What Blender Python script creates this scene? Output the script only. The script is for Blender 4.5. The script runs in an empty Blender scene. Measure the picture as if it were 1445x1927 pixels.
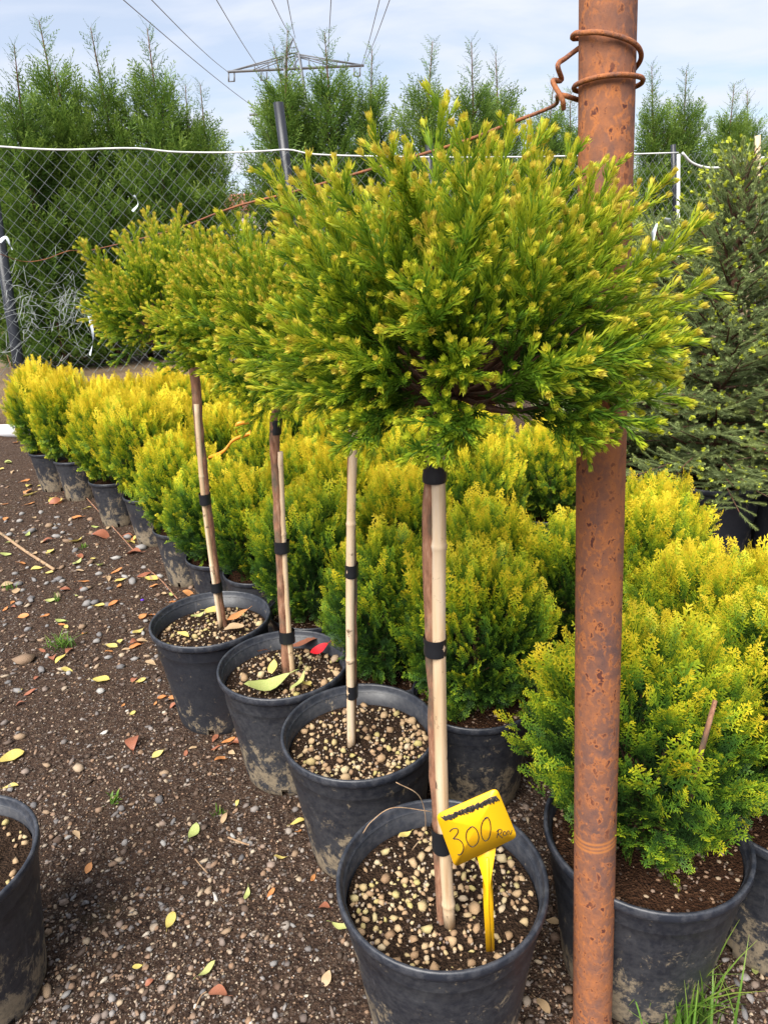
import bpy, math, random
import numpy as np

# ------------------------------------------------------------------ camera, sky, sun, exposure
S = bpy.context.scene
COL = S.collection
CX, CY, FPX = 722.5, 963.5, 1325.0            # photograph pixels (1445 x 1927)
PITCH, ROLL, CAMZ = math.radians(19.73), math.radians(-2.63), 1.377
cam = bpy.data.cameras.new('camera')
cam.sensor_fit = 'VERTICAL'; cam.sensor_height = 24.0; cam.lens = 24.0 * FPX / 1927.0
cam.clip_start = 0.02; cam.clip_end = 3000
camo = bpy.data.objects.new('camera', cam); COL.objects.link(camo)
from mathutils import Matrix, Vector
camo.matrix_world = (Matrix.Translation((0, 0, CAMZ)) @ Matrix.Rotation(math.radians(90) - PITCH, 4, 'X')
                     @ Matrix.Rotation(ROLL, 4, 'Z'))
S.camera = camo

SUN_EL, SUN_AZ = math.radians(52), math.radians(212)      # azimuth clockwise from +Y (behind the camera, to the left)
W = bpy.data.worlds.new('World'); S.world = W; W.use_nodes = True
wn, wl = W.node_tree.nodes, W.node_tree.links
wn.clear()
w_out = wn.new('ShaderNodeOutputWorld'); w_bg = wn.new('ShaderNodeBackground'); w_bg.inputs[1].default_value = 0.092
sky = wn.new('ShaderNodeTexSky'); sky.sky_type = 'NISHITA'; sky.sun_disc = False
sky.sun_elevation = SUN_EL; sky.sun_rotation = SUN_AZ
sky.air_density = 1.0; sky.dust_density = 0.6; sky.ozone_density = 2.0
tc = wn.new('ShaderNodeTexCoord'); sep = wn.new('ShaderNodeSeparateXYZ'); wl.new(tc.outputs['Generated'], sep.inputs[0])
def wmath(op, a, b=None):
    n = wn.new('ShaderNodeMath'); n.operation = op
    for i, v in enumerate((a, b)):
        if v is None: continue
        if isinstance(v, (int, float)): n.inputs[i].default_value = v
        else: wl.new(v, n.inputs[i])
    return n.outputs[0]
den = wmath('ADD', wmath('MAXIMUM', sep.outputs[2], 0.0), 0.12)
cmb = wn.new('ShaderNodeCombineXYZ')
wl.new(wmath('DIVIDE', sep.outputs[0], den), cmb.inputs[0]); wl.new(wmath('DIVIDE', sep.outputs[1], den), cmb.inputs[1])
n1 = wn.new('ShaderNodeTexNoise'); n1.inputs['Scale'].default_value = 1.5; n1.inputs['Detail'].default_value = 7
n1.inputs['Roughness'].default_value = 0.55; n1.inputs['Distortion'].default_value = 0.35
mp = wn.new('ShaderNodeMapping'); mp.inputs['Scale'].default_value = (0.75, 1.35, 1); mp.inputs['Rotation'].default_value = (0, 0, 0.5)
mp.inputs['Location'].default_value = (3.1, 1.7, 0)
wl.new(cmb.outputs[0], mp.inputs[0]); wl.new(mp.outputs[0], n1.inputs['Vector'])
cr = wn.new('ShaderNodeValToRGB'); cr.color_ramp.elements[0].position = 0.38; cr.color_ramp.elements[1].position = 0.62
cr.color_ramp.elements[0].color = (0.52, 0.52, 0.52, 1); cr.color_ramp.elements[1].color = (0.97, 0.97, 0.97, 1)
wl.new(n1.outputs['Fac'], cr.inputs[0])
wmix = wn.new('ShaderNodeMix'); wmix.data_type = 'RGBA'
wl.new(cr.outputs[0], wmix.inputs['Factor']); wl.new(sky.outputs[0], wmix.inputs['A'])
wmix.inputs['B'].default_value = (5.0, 5.3, 6.0, 1)
wl.new(wmix.outputs['Result'], w_bg.inputs[0]); wl.new(w_bg.outputs[0], w_out.inputs[0])

sun = bpy.data.lights.new('sun', 'SUN'); sun.energy = 4.6; sun.angle = math.radians(48); sun.color = (1.0, 0.955, 0.88)
suno = bpy.data.objects.new('sun', sun); COL.objects.link(suno)
sdir = Vector((math.sin(SUN_AZ) * math.cos(SUN_EL), math.cos(SUN_AZ) * math.cos(SUN_EL), math.sin(SUN_EL)))
suno.rotation_euler = sdir.to_track_quat('Z', 'Y').to_euler(); suno.location = (0, 0, 30)
S.view_settings.view_transform = 'Standard'; S.view_settings.look = 'None'
S.view_settings.exposure = 0.95; S.view_settings.gamma = 1.0; S.view_settings.use_curve_mapping = False
S.render.engine = 'CYCLES'; S.cycles.max_bounces = 6; S.cycles.transparent_max_bounces = 4
try: S.cycles.use_denoising = True
except Exception: pass

# ------------------------------------------------------------------ pixel -> place helpers
_c, _s = math.cos(PITCH), math.sin(PITCH); _cr, _sr = math.cos(ROLL), math.sin(ROLL)
CAMP = np.array([0, 0, CAMZ])
def ray(px, py):
    X, Y = px - CX, py - CY
    x = X * _cr + Y * _sr; y = -X * _sr + Y * _cr
    d = np.array([x, FPX * _c - y * _s, -FPX * _s - y * _c]); return d / np.linalg.norm(d)
def at_z(px, py, z): d = ray(px, py); return CAMP + d * ((z - CAMZ) / d[2])
def at_y(px, py, Y): d = ray(px, py); return CAMP + d * (Y / d[1])
def at_plane(px, py, p0, n): d = ray(px, py); return CAMP + d * (np.dot(np.asarray(p0) - CAMP, n) / np.dot(d, n))

# ------------------------------------------------------------------ mesh helpers (all in triangles)
def mesh(name, V, F, mat, tone=None, smooth=True):
    V = np.ascontiguousarray(V, np.float32); F = np.ascontiguousarray(F, np.int32)
    me = bpy.data.meshes.new(name)
    me.vertices.add(len(V)); me.vertices.foreach_set('co', V.ravel())
    me.loops.add(F.size); me.loops.foreach_set('vertex_index', F.ravel())
    me.polygons.add(len(F)); me.polygons.foreach_set('loop_start', np.arange(0, F.size, 3, dtype=np.int32))
    if smooth: me.polygons.foreach_set('use_smooth', np.ones(len(F), bool))
    if tone is not None:
        a = me.attributes.new('tone', 'FLOAT', 'POINT'); a.data.foreach_set('value', np.ascontiguousarray(tone, np.float32))
    me.update(calc_edges=True)
    me.materials.append(mat)
    return me
class MB:
    def __init__(s): s.V, s.F, s.T, s.n = [], [], [], 0
    def add(s, V, F, t=0.5):
        V = np.asarray(V, float); s.V.append(V); s.F.append(np.asarray(F, int) + s.n); s.n += len(V)
        s.T.append(np.full(len(V), t) if np.isscalar(t) else np.asarray(t)); return s
    def arrays(s): return np.concatenate(s.V), np.concatenate(s.F), np.concatenate(s.T)
    def mesh(s, name, mat, smooth=True):
        V, F, T = s.arrays(); return mesh(name, V, F, mat, T, smooth)
def nrm(v): v = np.asarray(v, float); return v / (np.linalg.norm(v, axis=-1, keepdims=True) + 1e-12)
def quads(Q): Q = np.asarray(Q); return np.concatenate([Q[:, [0, 1, 2]], Q[:, [0, 2, 3]]])
def tube(P, R, seg=6, cap=True):
    P = np.asarray(P, float); n = len(P); R = np.full(n, R) if np.isscalar(R) else np.asarray(R)
    T = nrm(np.gradient(P, axis=0)); V = []
    up = np.array([0.13, 0.21, 1.0]); up = up / np.linalg.norm(up)
    if abs(T[0] @ up) > 0.93: up = np.array([1.0, 0.2, 0.1])
    x = nrm(np.cross(up, T[0])); a = np.linspace(0, 2 * np.pi, seg, endpoint=False)
    for i in range(n):
        x = nrm(x - T[i] * (x @ T[i])); y = np.cross(T[i], x)
        V.append(P[i] + R[i] * (np.cos(a)[:, None] * x + np.sin(a)[:, None] * y))
    V = np.concatenate(V); Q = []
    for i in range(n - 1):
        for j in range(seg):
            k = (j + 1) % seg; Q.append((i * seg + j, i * seg + k, (i + 1) * seg + k, (i + 1) * seg + j))
    F = quads(Q)
    if cap:
        V = np.concatenate([V, P[:1], P[-1:]]); b = n * seg; e = []
        for j in range(seg):
            k = (j + 1) % seg; e.append((b, k, j)); e.append((b + 1, (n - 1) * seg + j, (n - 1) * seg + k))
        F = np.concatenate([F, np.array(e)])
    return V, F
def lathe(prof, seg=40, skip=None):
    prof = np.asarray(prof, float); a = np.linspace(0, 2 * np.pi, seg, endpoint=False)
    V = np.concatenate([np.stack([r * np.cos(a), r * np.sin(a), 0 * a + z], 1) for r, z in prof]); Q = []
    for i in range(len(prof) - 1):
        for j in range(seg):
            if skip and skip(i, j): continue
            k = (j + 1) % seg; Q.append((i * seg + j, i * seg + k, (i + 1) * seg + k, (i + 1) * seg + j))
    return V, quads(Q)
def disc(r, z, seg=40, rings=5, rng=None, bump=0.0):
    V = [(0, 0, z)]; F = []
    for k in range(1, rings + 1):
        for j in range(seg):
            a = 2 * math.pi * j / seg; rr = r * k / rings
            V.append((rr * math.cos(a), rr * math.sin(a), z + (rng.normal() * bump if rng is not None and k < rings else 0)))
    for j in range(seg):
        F.append((0, 1 + j, 1 + (j + 1) % seg))
    for k in range(1, rings):
        for j in range(seg):
            a, b = 1 + (k - 1) * seg, 1 + k * seg; jj = (j + 1) % seg
            F += [(a + j, b + j, b + jj), (a + j, b + jj, a + jj)]
    return np.array(V), np.array(F)
def box(c, sx, sy, sz):
    x, y, z = sx / 2, sy / 2, sz / 2
    V = np.array([(-x, -y, -z), (x, -y, -z), (x, y, -z), (-x, y, -z), (-x, -y, z), (x, -y, z), (x, y, z), (-x, y, z)]) + np.asarray(c)
    return V, quads([(0, 3, 2, 1), (4, 5, 6, 7), (0, 1, 5, 4), (1, 2, 6, 5), (2, 3, 7, 6), (3, 0, 4, 7)])
def spline(P, n):
    P = np.asarray(P, float); P2 = np.concatenate([2 * P[:1] - P[1:2], P, 2 * P[-1:] - P[-2:-1]]); out = []
    m = len(P) - 1
    for u in np.linspace(0, m, n):
        i = min(int(u), m - 1); t = u - i; a, b, c, d = P2[i], P2[i + 1], P2[i + 2], P2[i + 3]
        out.append(0.5 * (2 * b + (c - a) * t + (2 * a - 5 * b + 4 * c - d) * t * t + (3 * b - a - 3 * c + d) * t ** 3))
    return np.array(out)
def frames(d, rng, ref=None):
    d = nrm(d); ref = nrm(rng.normal(size=d.shape)) if ref is None else ref
    x = nrm(np.cross(ref, d)); y = np.cross(d, x); return np.stack([x, y, d], 2)
def scatter(T, R, sc, P, dt):
    V, F, t = T; K = len(P); sc = np.broadcast_to(np.asarray(sc, float), (K,))
    VV = np.einsum('kij,nj->kni', R, V) * sc[:, None, None] + P[:, None, :]
    FF = F[None] + (np.arange(K) * len(V))[:, None, None]
    TT = t[None] + np.asarray(dt)[:, None]
    return VV.reshape(-1, 3), FF.reshape(-1, 3), TT.reshape(-1)
ICO = None
def ico():
    global ICO
    if ICO is None:
        p = (1 + 5 ** .5) / 2
        V = np.array([(-1, p, 0), (1, p, 0), (-1, -p, 0), (1, -p, 0), (0, -1, p), (0, 1, p), (0, -1, -p), (0, 1, -p), (p, 0, -1), (p, 0, 1), (-p, 0, -1), (-p, 0, 1)], float)
        F = np.array([(0, 11, 5), (0, 5, 1), (0, 1, 7), (0, 7, 10), (0, 10, 11), (1, 5, 9), (5, 11, 4), (11, 10, 2), (10, 7, 6), (7, 1, 8), (3, 9, 4), (3, 4, 2), (3, 2, 6), (3, 6, 8), (3, 8, 9), (4, 9, 5), (2, 4, 11), (6, 2, 10), (8, 6, 7), (9, 8, 1)])
        ICO = (nrm(V), F)
    return ICO
def link(name, me, parent=None, loc=None, rot=None, sc=None):
    o = bpy.data.objects.new(name, me); COL.objects.link(o)
    if parent is not None: o.parent = parent
    if loc is not None: o.location = loc
    if rot is not None: o.rotation_euler = rot
    if sc is not None: o.scale = (sc, sc, sc) if np.isscalar(sc) else sc
    return o
def tag(o, label=None, cat=None, group=None, kind=None):
    if label: o['label'] = label
    if cat: o['category'] = cat
    if group: o['group'] = group
    if kind: o['kind'] = kind
    return o

# ------------------------------------------------------------------ materials
class NT:
    def __init__(s, name, rough=0.6, spec=0.4):
        s.m = bpy.data.materials.new(name); s.m.use_nodes = True; s.n = s.m.node_tree.nodes; s.l = s.m.node_tree.links
        s.b = s.n['Principled BSDF']; s.out = s.n['Material Output']
        s.b.inputs['Roughness'].default_value = rough; s.b.inputs['Specular IOR Level'].default_value = spec
    def new(s, t): return s.n.new(t)
    def setin(s, sock, v):
        if hasattr(v, 'is_output'): s.l.new(v, sock)
        else: sock.default_value = v
    def obj(s): return s.new('ShaderNodeTexCoord').outputs['Object']
    def map(s, vec, scale=(1, 1, 1)):
        n = s.new('ShaderNodeMapping'); n.inputs['Scale'].default_value = scale; s.l.new(vec, n.inputs[0]); return n.outputs[0]
    def noise(s, scale, detail=4, rough=0.55, vec=None, dist=0.0):
        n = s.new('ShaderNodeTexNoise'); n.inputs['Scale'].default_value = scale; n.inputs['Detail'].default_value = detail
        n.inputs['Roughness'].default_value = rough; n.inputs['Distortion'].default_value = dist
        s.l.new(vec if vec is not None else s.obj(), n.inputs['Vector']); return n.outputs['Fac']
    def vor(s, scale, vec=None, out='Distance'):
        n = s.new('ShaderNodeTexVoronoi'); n.inputs['Scale'].default_value = scale
        s.l.new(vec if vec is not None else s.obj(), n.inputs['Vector']); return n.outputs[out]
    def attr(s, name='tone'):
        n = s.new('ShaderNodeAttribute'); n.attribute_name = name; return n.outputs['Fac']
    def attr_obj(s, name):
        n = s.new('ShaderNodeAttribute'); n.attribute_type = 'OBJECT'; n.attribute_name = name; return n.outputs['Fac']
    def rnd(s): return s.new('ShaderNodeObjectInfo').outputs['Random']
    def ramp(s, fac, stops):
        n = s.new('ShaderNodeValToRGB'); e = n.color_ramp.elements
        while len(e) < len(stops): e.new(0.5)
        for i, (p, c) in enumerate(stops):
            e[i].position = p; e[i].color = (*c, 1) if len(c) == 3 else c
        s.l.new(fac, n.inputs[0]); return n.outputs[0]
    def g(s, fac, a, b, lo=0.0, hi=1.0): return s.ramp(fac, [(a, (lo,) * 3), (b, (hi,) * 3)])
    def mix(s, fac, a, b, blend='MIX'):
        n = s.new('ShaderNodeMix'); n.data_type = 'RGBA'; n.blend_type = blend
        s.setin(n.inputs['Factor'], fac)
        for k, v in (('A', a), ('B', b)): s.setin(n.inputs[k], (*v, 1) if isinstance(v, tuple) and len(v) == 3 else v)
        return n.outputs['Result']
    def math(s, op, a, b=0.0):
        n = s.new('ShaderNodeMath'); n.operation = op; s.setin(n.inputs[0], a); s.setin(n.inputs[1], b); return n.outputs[0]
    def sepz(s, vec=None, k=2):
        n = s.new('ShaderNodeSeparateXYZ'); s.l.new(vec if vec is not None else s.obj(), n.inputs[0]); return n.outputs[k]
    def color(s, c): s.setin(s.b.inputs['Base Color'], (*c, 1) if isinstance(c, tuple) and len(c) == 3 else c); return s
    def rough(s, r): s.setin(s.b.inputs['Roughness'], r); return s
    def bump(s, h, strength=0.4, dist=0.01):
        n = s.new('ShaderNodeBump'); n.inputs['Strength'].default_value = strength; n.inputs['Distance'].default_value = dist
        s.l.new(h, n.inputs['Height']); s.l.new(n.outputs[0], s.b.inputs['Normal']); return s
    def leafy(s, col, trans=0.3):
        s.color(col); t = s.new('ShaderNodeBsdfTranslucent'); s.l.new(col, t.inputs['Color'])
        m = s.new('ShaderNodeMixShader'); m.inputs[0].default_value = trans
        s.l.new(s.b.outputs[0], m.inputs[1]); s.l.new(t.outputs[0], m.inputs[2]); s.l.new(m.outputs[0], s.out.inputs['Surface']); return s

def foliage(name, stops, trans=0.3, rough=0.55, spec=0.3, var=0.12, nscale=9, own=False):
    k = NT(name, rough, spec); t = k.attr()
    if own: t = k.math('ADD', t, k.attr_obj('shift'))
    t = k.math('ADD', t, k.math('MULTIPLY', k.math('SUBTRACT', k.rnd(), 0.5), var))
    t = k.math('ADD', t, k.math('MULTIPLY', k.math('SUBTRACT', k.noise(nscale, 2), 0.5), 0.35))
    k.leafy(k.ramp(t, stops), trans); return k.m

M = {}
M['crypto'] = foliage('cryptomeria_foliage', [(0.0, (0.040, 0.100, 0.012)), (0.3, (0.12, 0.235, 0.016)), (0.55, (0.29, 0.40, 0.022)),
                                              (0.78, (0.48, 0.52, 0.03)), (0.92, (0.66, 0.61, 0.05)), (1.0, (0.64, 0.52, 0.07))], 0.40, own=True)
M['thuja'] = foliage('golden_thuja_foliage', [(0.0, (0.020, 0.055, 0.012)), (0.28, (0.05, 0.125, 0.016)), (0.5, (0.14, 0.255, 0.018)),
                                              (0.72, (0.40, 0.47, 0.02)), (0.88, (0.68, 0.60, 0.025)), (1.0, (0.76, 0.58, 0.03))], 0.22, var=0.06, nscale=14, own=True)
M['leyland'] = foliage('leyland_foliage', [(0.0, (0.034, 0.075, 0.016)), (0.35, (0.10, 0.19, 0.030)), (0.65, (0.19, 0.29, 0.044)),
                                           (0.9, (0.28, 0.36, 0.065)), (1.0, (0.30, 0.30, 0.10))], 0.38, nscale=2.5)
M['spruce'] = foliage('spruce_foliage', [(0.0, (0.07, 0.11, 0.045)), (0.4, (0.24, 0.30, 0.125)), (0.7, (0.34, 0.40, 0.13)),
                                         (0.85, (0.26, 0.32, 0.04)), (1.0, (0.50, 0.54, 0.05))], 0.2, nscale=5)
def simple(name, c, rough=0.6, spec=0.4, metal=0.0):
    k = NT(name, rough, spec).color(c); k.b.inputs['Metallic'].default_value = metal; return k.m
def mat_bark(name, a, b, c):
    k = NT(name, 0.85, 0.2); v = k.map(k.obj(), (1, 1, 0.22)); n = k.noise(90, 6, 0.7, v); n2 = k.noise(25, 4, 0.6, k.map(k.obj(), (1, 1, 0.5)))
    k.color(k.mix(k.g(n2, 0.5, 0.7), k.ramp(n, [(0.3, a), (0.55, b), (0.75, c)]), (0.10, 0.085, 0.06))); k.bump(n, 0.7, 0.004); return k.m
M['bark'] = mat_bark('bark_red', (0.10, 0.042, 0.026), (0.30, 0.15, 0.09), (0.44, 0.28, 0.19))
M['bark_dark'] = mat_bark('bark_dark', (0.05, 0.025, 0.018), (0.14, 0.07, 0.045), (0.22, 0.13, 0.09))
def mat_bamboo():
    k = NT('bamboo_cane', 0.5, 0.35); n = k.noise(60, 5, 0.6, k.map(k.obj(), (1, 1, 0.06))); s = k.noise(30, 5, 0.7)
    base = k.ramp(n, [(0.3, (0.42, 0.27, 0.15)), (0.5, (0.60, 0.44, 0.28)), (0.72, (0.66, 0.54, 0.42))])
    k.color(k.mix(k.g(s, 0.60, 0.68), base, (0.12, 0.08, 0.055))); k.bump(n, 0.2, 0.002); return k.m
M['bamboo'] = mat_bamboo()
M['tape'] = simple('black_tape', (0.012, 0.013, 0.016), 0.35, 0.5)
def mat_pot(name, dust=0.5):
    k = NT(name, 0.5, 0.45); o = k.obj(); z = k.sepz(o)
    ri = k.rnd(); cm = k.new('ShaderNodeCombineXYZ'); k.l.new(k.math('MULTIPLY', ri, 9), cm.inputs[0]); k.l.new(k.math('MULTIPLY', ri, 5), cm.inputs[2])
    va = k.new('ShaderNodeVectorMath'); k.l.new(o, va.inputs[0]); k.l.new(cm.outputs[0], va.inputs[1]); v = va.outputs[0]
    n = k.noise(9, 7, 0.68, v, 0.4); fine = k.noise(70, 4, 0.7, v); st = k.noise(26, 5, 0.6, k.map(v, (1, 1, 0.16)))
    low = k.ramp(z, [(0.0, (0.20,) * 3), (0.10, (0.11,) * 3), (0.24, (0.0,) * 3)])       # splashed mud sits on the lower wall
    f = k.math('ADD', n, low); sharp = k.noise(24, 9, 0.8, k.map(v, (1, 1, 0.75)), 0.3)
    mud = k.math('MULTIPLY', k.g(k.math('ADD', sharp, k.math('MULTIPLY', low, 0.75 * dust + 0.25)), 0.60, 0.66, 0, 0.7), k.g(fine, 0.30, 0.55, 0.35, 1.0))
    film = k.g(k.math('ADD', k.math('MULTIPLY', fine, 0.75), k.math('MULTIPLY', f, 0.45)), 0.50, 0.92, 0.0, 0.36 * dust + 0.04)
    scuff = k.g(k.noise(60, 3, 0.6, k.map(v, (1, 1, 0.08))), 0.66, 0.72, 0, 0.25)
    c = k.mix(film, (0.016, 0.018, 0.025), (0.12, 0.117, 0.12)); c = k.mix(mud, c, (0.33, 0.26, 0.17)); c = k.mix(scuff, c, (0.10, 0.10, 0.11))
    k.color(c); k.rough(k.g(f, 0.3, 0.8, 0.30, 0.7)); k.bump(fine, 0.12, 0.002); return k.m
M['pot'] = mat_pot('pot_black_plastic', 0.25); M['pot_dusty'] = mat_pot('pot_dusty_plastic', 1.0)
def mat_rim():
    k = NT('pot_rim_plastic', 0.42, 0.5); n = k.noise(40, 5, 0.7); k.color(k.mix(k.g(n, 0.45, 0.8, 0, 0.55), (0.018, 0.021, 0.030), (0.12, 0.12, 0.13))); return k.m
M['rim'] = mat_rim()
def mat_soil(name, a, b, c):
    k = NT(name, 0.95, 0.12); n = k.noise(130, 6, 0.75); v = k.vor(210)
    k.color(k.ramp(n, [(0.32, a), (0.52, b), (0.72, c)])); k.bump(k.math('ADD', n, v), 1.0, 0.012); return k.m
M['soil'] = mat_soil('potting_soil', (0.014, 0.008, 0.005), (0.045, 0.026, 0.016), (0.13, 0.08, 0.05))
M['soil_red'] = mat_soil('bark_soil', (0.020, 0.009, 0.005), (0.060, 0.027, 0.014), (0.16, 0.085, 0.045))
def mat_tonepebble(name, stops):
    k = NT(name, 0.75, 0.3); t = k.attr(); n = k.noise(160, 4, 0.6)
    k.color(k.mix(k.g(n, 0.35, 0.75, 0, 0.45), k.ramp(t, stops), (0.11, 0.08, 0.05))); k.bump(n, 0.35, 0.003); return k.m
M['gravel'] = mat_tonepebble('gravel', [(0.0, (0.040, 0.026, 0.020)), (0.12, (0.095, 0.060, 0.044)), (0.25, (0.15, 0.14, 0.14)), (0.45, (0.26, 0.155, 0.092)), (0.6, (0.25, 0.235, 0.23)),
                                        (0.8, (0.36, 0.27, 0.18)), (0.93, (0.46, 0.38, 0.28)), (1.0, (0.58, 0.55, 0.5))])
def mat_rndpebble(name, stops):
    k = NT(name, 0.75, 0.3); n = k.noise(120, 4, 0.6)
    k.color(k.mix(k.g(n, 0.35, 0.75, 0, 0.5), k.ramp(k.rnd(), stops), (0.15, 0.11, 0.07))); k.bump(n, 0.4, 0.003); return k.m
M['pumice'] = mat_rndpebble('pumice', [(0.0, (0.28, 0.17, 0.095)), (0.3, (0.44, 0.29, 0.16)), (0.6, (0.50, 0.36, 0.205)), (0.82, (0.44, 0.37, 0.13)), (1.0, (0.56, 0.44, 0.30))])
M['stone_grey'] = mat_rndpebble('stone_grey', [(0, (0.10, 0.10, 0.11)), (0.5, (0.20, 0.195, 0.20)), (0.85, (0.30, 0.29, 0.28)), (1, (0.44, 0.43, 0.41))])
M['stone_tan'] = mat_rndpebble('stone_tan', [(0, (0.20, 0.125, 0.08)), (0.5, (0.32, 0.22, 0.14)), (1, (0.48, 0.37, 0.26))])
def mat_ground():
    k = NT('ground_soil', 0.92, 0.15); o = k.obj()
    big = k.noise(1.6, 5, 0.6, o); n = k.noise(55, 9, 0.78, o); v = k.vor(170, o); vc = k.vor(170, o, 'Color'); v2 = k.vor(75, o); vc2 = k.vor(75, o, 'Color')
    c = k.ramp(n, [(0.32, (0.017, 0.010, 0.008)), (0.46, (0.058, 0.034, 0.024)), (0.58, (0.125, 0.077, 0.053)), (0.72, (0.25, 0.165, 0.11))])
    grit = k.ramp(k.sepz(vc, 0), [(0.0, (0.02, 0.012, 0.009)), (0.45, (0.10, 0.058, 0.036)), (0.8, (0.19, 0.155, 0.13)), (1.0, (0.36, 0.27, 0.18))])
    c = k.mix(k.g(v, 0.25, 0.45, 0.85, 0.0), c, grit)
    g2 = k.ramp(k.sepz(vc2, 1), [(0.0, (0.05, 0.03, 0.022)), (0.5, (0.17, 0.105, 0.066)), (0.85, (0.22, 0.20, 0.19)), (1.0, (0.40, 0.31, 0.22))])
    c = k.mix(k.math('MULTIPLY', k.g(v2, 0.22, 0.36, 0.9, 0.0), k.g(k.sepz(vc2, 2), 0.45, 0.55)), c, g2)
    c = k.mix(k.g(big, 0.52, 0.70, 0, 0.45), c, (0.105, 0.064, 0.044))
    moss = k.noise(2.3, 6, 0.65, k.map(o, (1.0, 1.3, 1)))
    c = k.mix(k.g(moss, 0.62, 0.75, 0, 0.5), c, (0.05, 0.052, 0.014))
    bank = k.sepz(o); c = k.mix(k.g(bank, 0.10, 0.25), c, k.ramp(n, [(0.3, (0.17, 0.11, 0.065)), (0.7, (0.34, 0.25, 0.16))]))
    k.color(c); k.bump(k.math('ADD', k.math('MULTIPLY', n, 1.6), k.math('ADD', k.math('MULTIPLY', v, -0.6), k.math('MULTIPLY', v2, -0.5))), 1.0, 0.018); return k.m
M['ground'] = mat_ground()
def mat_rust(name, scale=1.0, ring=None):
    k = NT(name, 0.82, 0.25); o = k.obj(); n = k.noise(7 * scale, 6, 0.65, k.map(o, (1, 1, 0.45))); f = k.noise(45 * scale, 6, 0.7, o); p = k.vor(88 * scale, k.map(o, (1, 1, 0.75)))
    spot = k.noise(11 * scale, 4, 0.6, o); m2 = k.noise(24 * scale, 6, 0.7, k.map(o, (1, 1, 0.6)), 0.6)
    c = k.ramp(n, [(0.28, (0.085, 0.052, 0.052)), (0.43, (0.16, 0.076, 0.054)), (0.55, (0.30, 0.11, 0.045)), (0.75, (0.43, 0.155, 0.048))])
    c = k.mix(k.g(m2, 0.42, 0.66, 0, 0.75), c, (0.115, 0.066, 0.060)); c = k.mix(k.g(f, 0.42, 0.72, 0, 0.6), c, (0.34, 0.125, 0.05))
    pn = k.noise(95 * scale, 3, 0.55, k.map(o, (1, 1, 0.7)), 0.3); pn2 = k.noise(210 * scale, 3, 0.6, o)
    c = k.mix(k.math('MULTIPLY', k.g(pn, 0.50, 0.60), k.g(spot, 0.34, 0.56, 0.2, 0.7)), c, (0.45, 0.155, 0.045))
    c = k.mix(k.math('MULTIPLY', k.g(pn, 0.60, 0.66), k.g(spot, 0.34, 0.52, 0.35, 0.95)), c, (0.075, 0.026, 0.024))
    c = k.mix(k.g(pn2, 0.62, 0.70, 0, 0.6), c, (0.09, 0.035, 0.03))
    if ring is not None:
        z = k.sepz(o); w = k.math('ADD', z, k.math('MULTIPLY', k.sepz(o, 0), 0.12))
        for zz in ring:
            d = k.math('ABSOLUTE', k.math('SUBTRACT', w, zz)); c = k.mix(k.g(d, 0.0012, 0.003, 0.8, 0), c, (0.46, 0.17, 0.045))
    k.color(c); k.bump(k.math('ADD', f, k.math('MULTIPLY', p, 0.6)), 0.35, 0.003); return k.m
M['rust_wire'] = mat_rust('rusty_wire', 3)
M['wire'] = simple('galvanised_wire', (0.24, 0.26, 0.26), 0.5, 0.5, 0.3)
M['white_cable'] = simple('white_cable', (0.72, 0.72, 0.70), 0.5)
M['black_post'] = simple('black_pipe', (0.018, 0.02, 0.027), 0.4, 0.5)
M['steel'] = simple('grey_lattice_steel', (0.16, 0.17, 0.19), 0.6)
M['cable'] = simple('grey_conductor', (0.13, 0.14, 0.16), 0.6)
M['pvc'] = simple('white_pvc', (0.70, 0.70, 0.72), 0.35)
M['yellow'] = simple('yellow_plastic', (0.86, 0.46, 0.008), 0.38, 0.5)
M['ink'] = simple('black_marker_ink', (0.025, 0.02, 0.02), 0.5)
M['ink_grey'] = simple('faded_marker_ink', (0.055, 0.047, 0.042), 0.6)
M['plastic_white'] = NT('thin_white_plastic', 0.5).color((0.68, 0.74, 0.78)).m
M['net'] = simple('white_net_fibre', (0.55, 0.58, 0.58), 0.7)
M['orange'] = NT('orange_ribbon', 0.45).color((0.85, 0.30, 0.03)).m
M['red'] = NT('red_leaf_bright', 0.55).color((0.68, 0.015, 0.025)).m
M['purple'] = simple('purple_petal', (0.10, 0.03, 0.42), 0.5)
M['roof'] = simple('far_roof', (0.36, 0.12, 0.09), 0.8); M['farwall'] = simple('far_wall', (0.50, 0.42, 0.40), 0.8)
def mat_leaf(name, a, b, spot=(0.13, 0.05, 0.02)):
    k = NT(name, 0.5, 0.35); n = k.noise(30, 4); s = k.noise(75, 4, 0.7)
    c = k.mix(k.g(n, 0.35, 0.65), k.mix(k.rnd(), a, b), b); c = k.mix(k.g(s, 0.62, 0.7, 0, 0.8), c, spot); k.leafy(c, 0.2); return k.m
LEAFC = {'yellow': ('yellow', mat_leaf('leaf_yellow', (0.55, 0.44, 0.09), (0.62, 0.50, 0.16))),
         'green': ('pale green', mat_leaf('leaf_green', (0.30, 0.40, 0.10), (0.48, 0.50, 0.18), (0.3, 0.25, 0.08))),
         'orange': ('orange', mat_leaf('leaf_orange', (0.52, 0.17, 0.05), (0.60, 0.27, 0.10))),
         'brown': ('reddish brown', mat_leaf('leaf_brown', (0.24, 0.075, 0.04), (0.36, 0.14, 0.08))),
         'tan': ('tan', mat_leaf('leaf_tan', (0.42, 0.27, 0.14), (0.48, 0.34, 0.20)))}
def mat_grass():
    k = NT('grass_blade', 0.5, 0.3); k.leafy(k.ramp(k.attr(), [(0, (0.055, 0.11, 0.02)), (0.6, (0.12, 0.24, 0.03)), (1, (0.30, 0.36, 0.07))]), 0.3); return k.m
M['grass'] = mat_grass()
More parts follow.
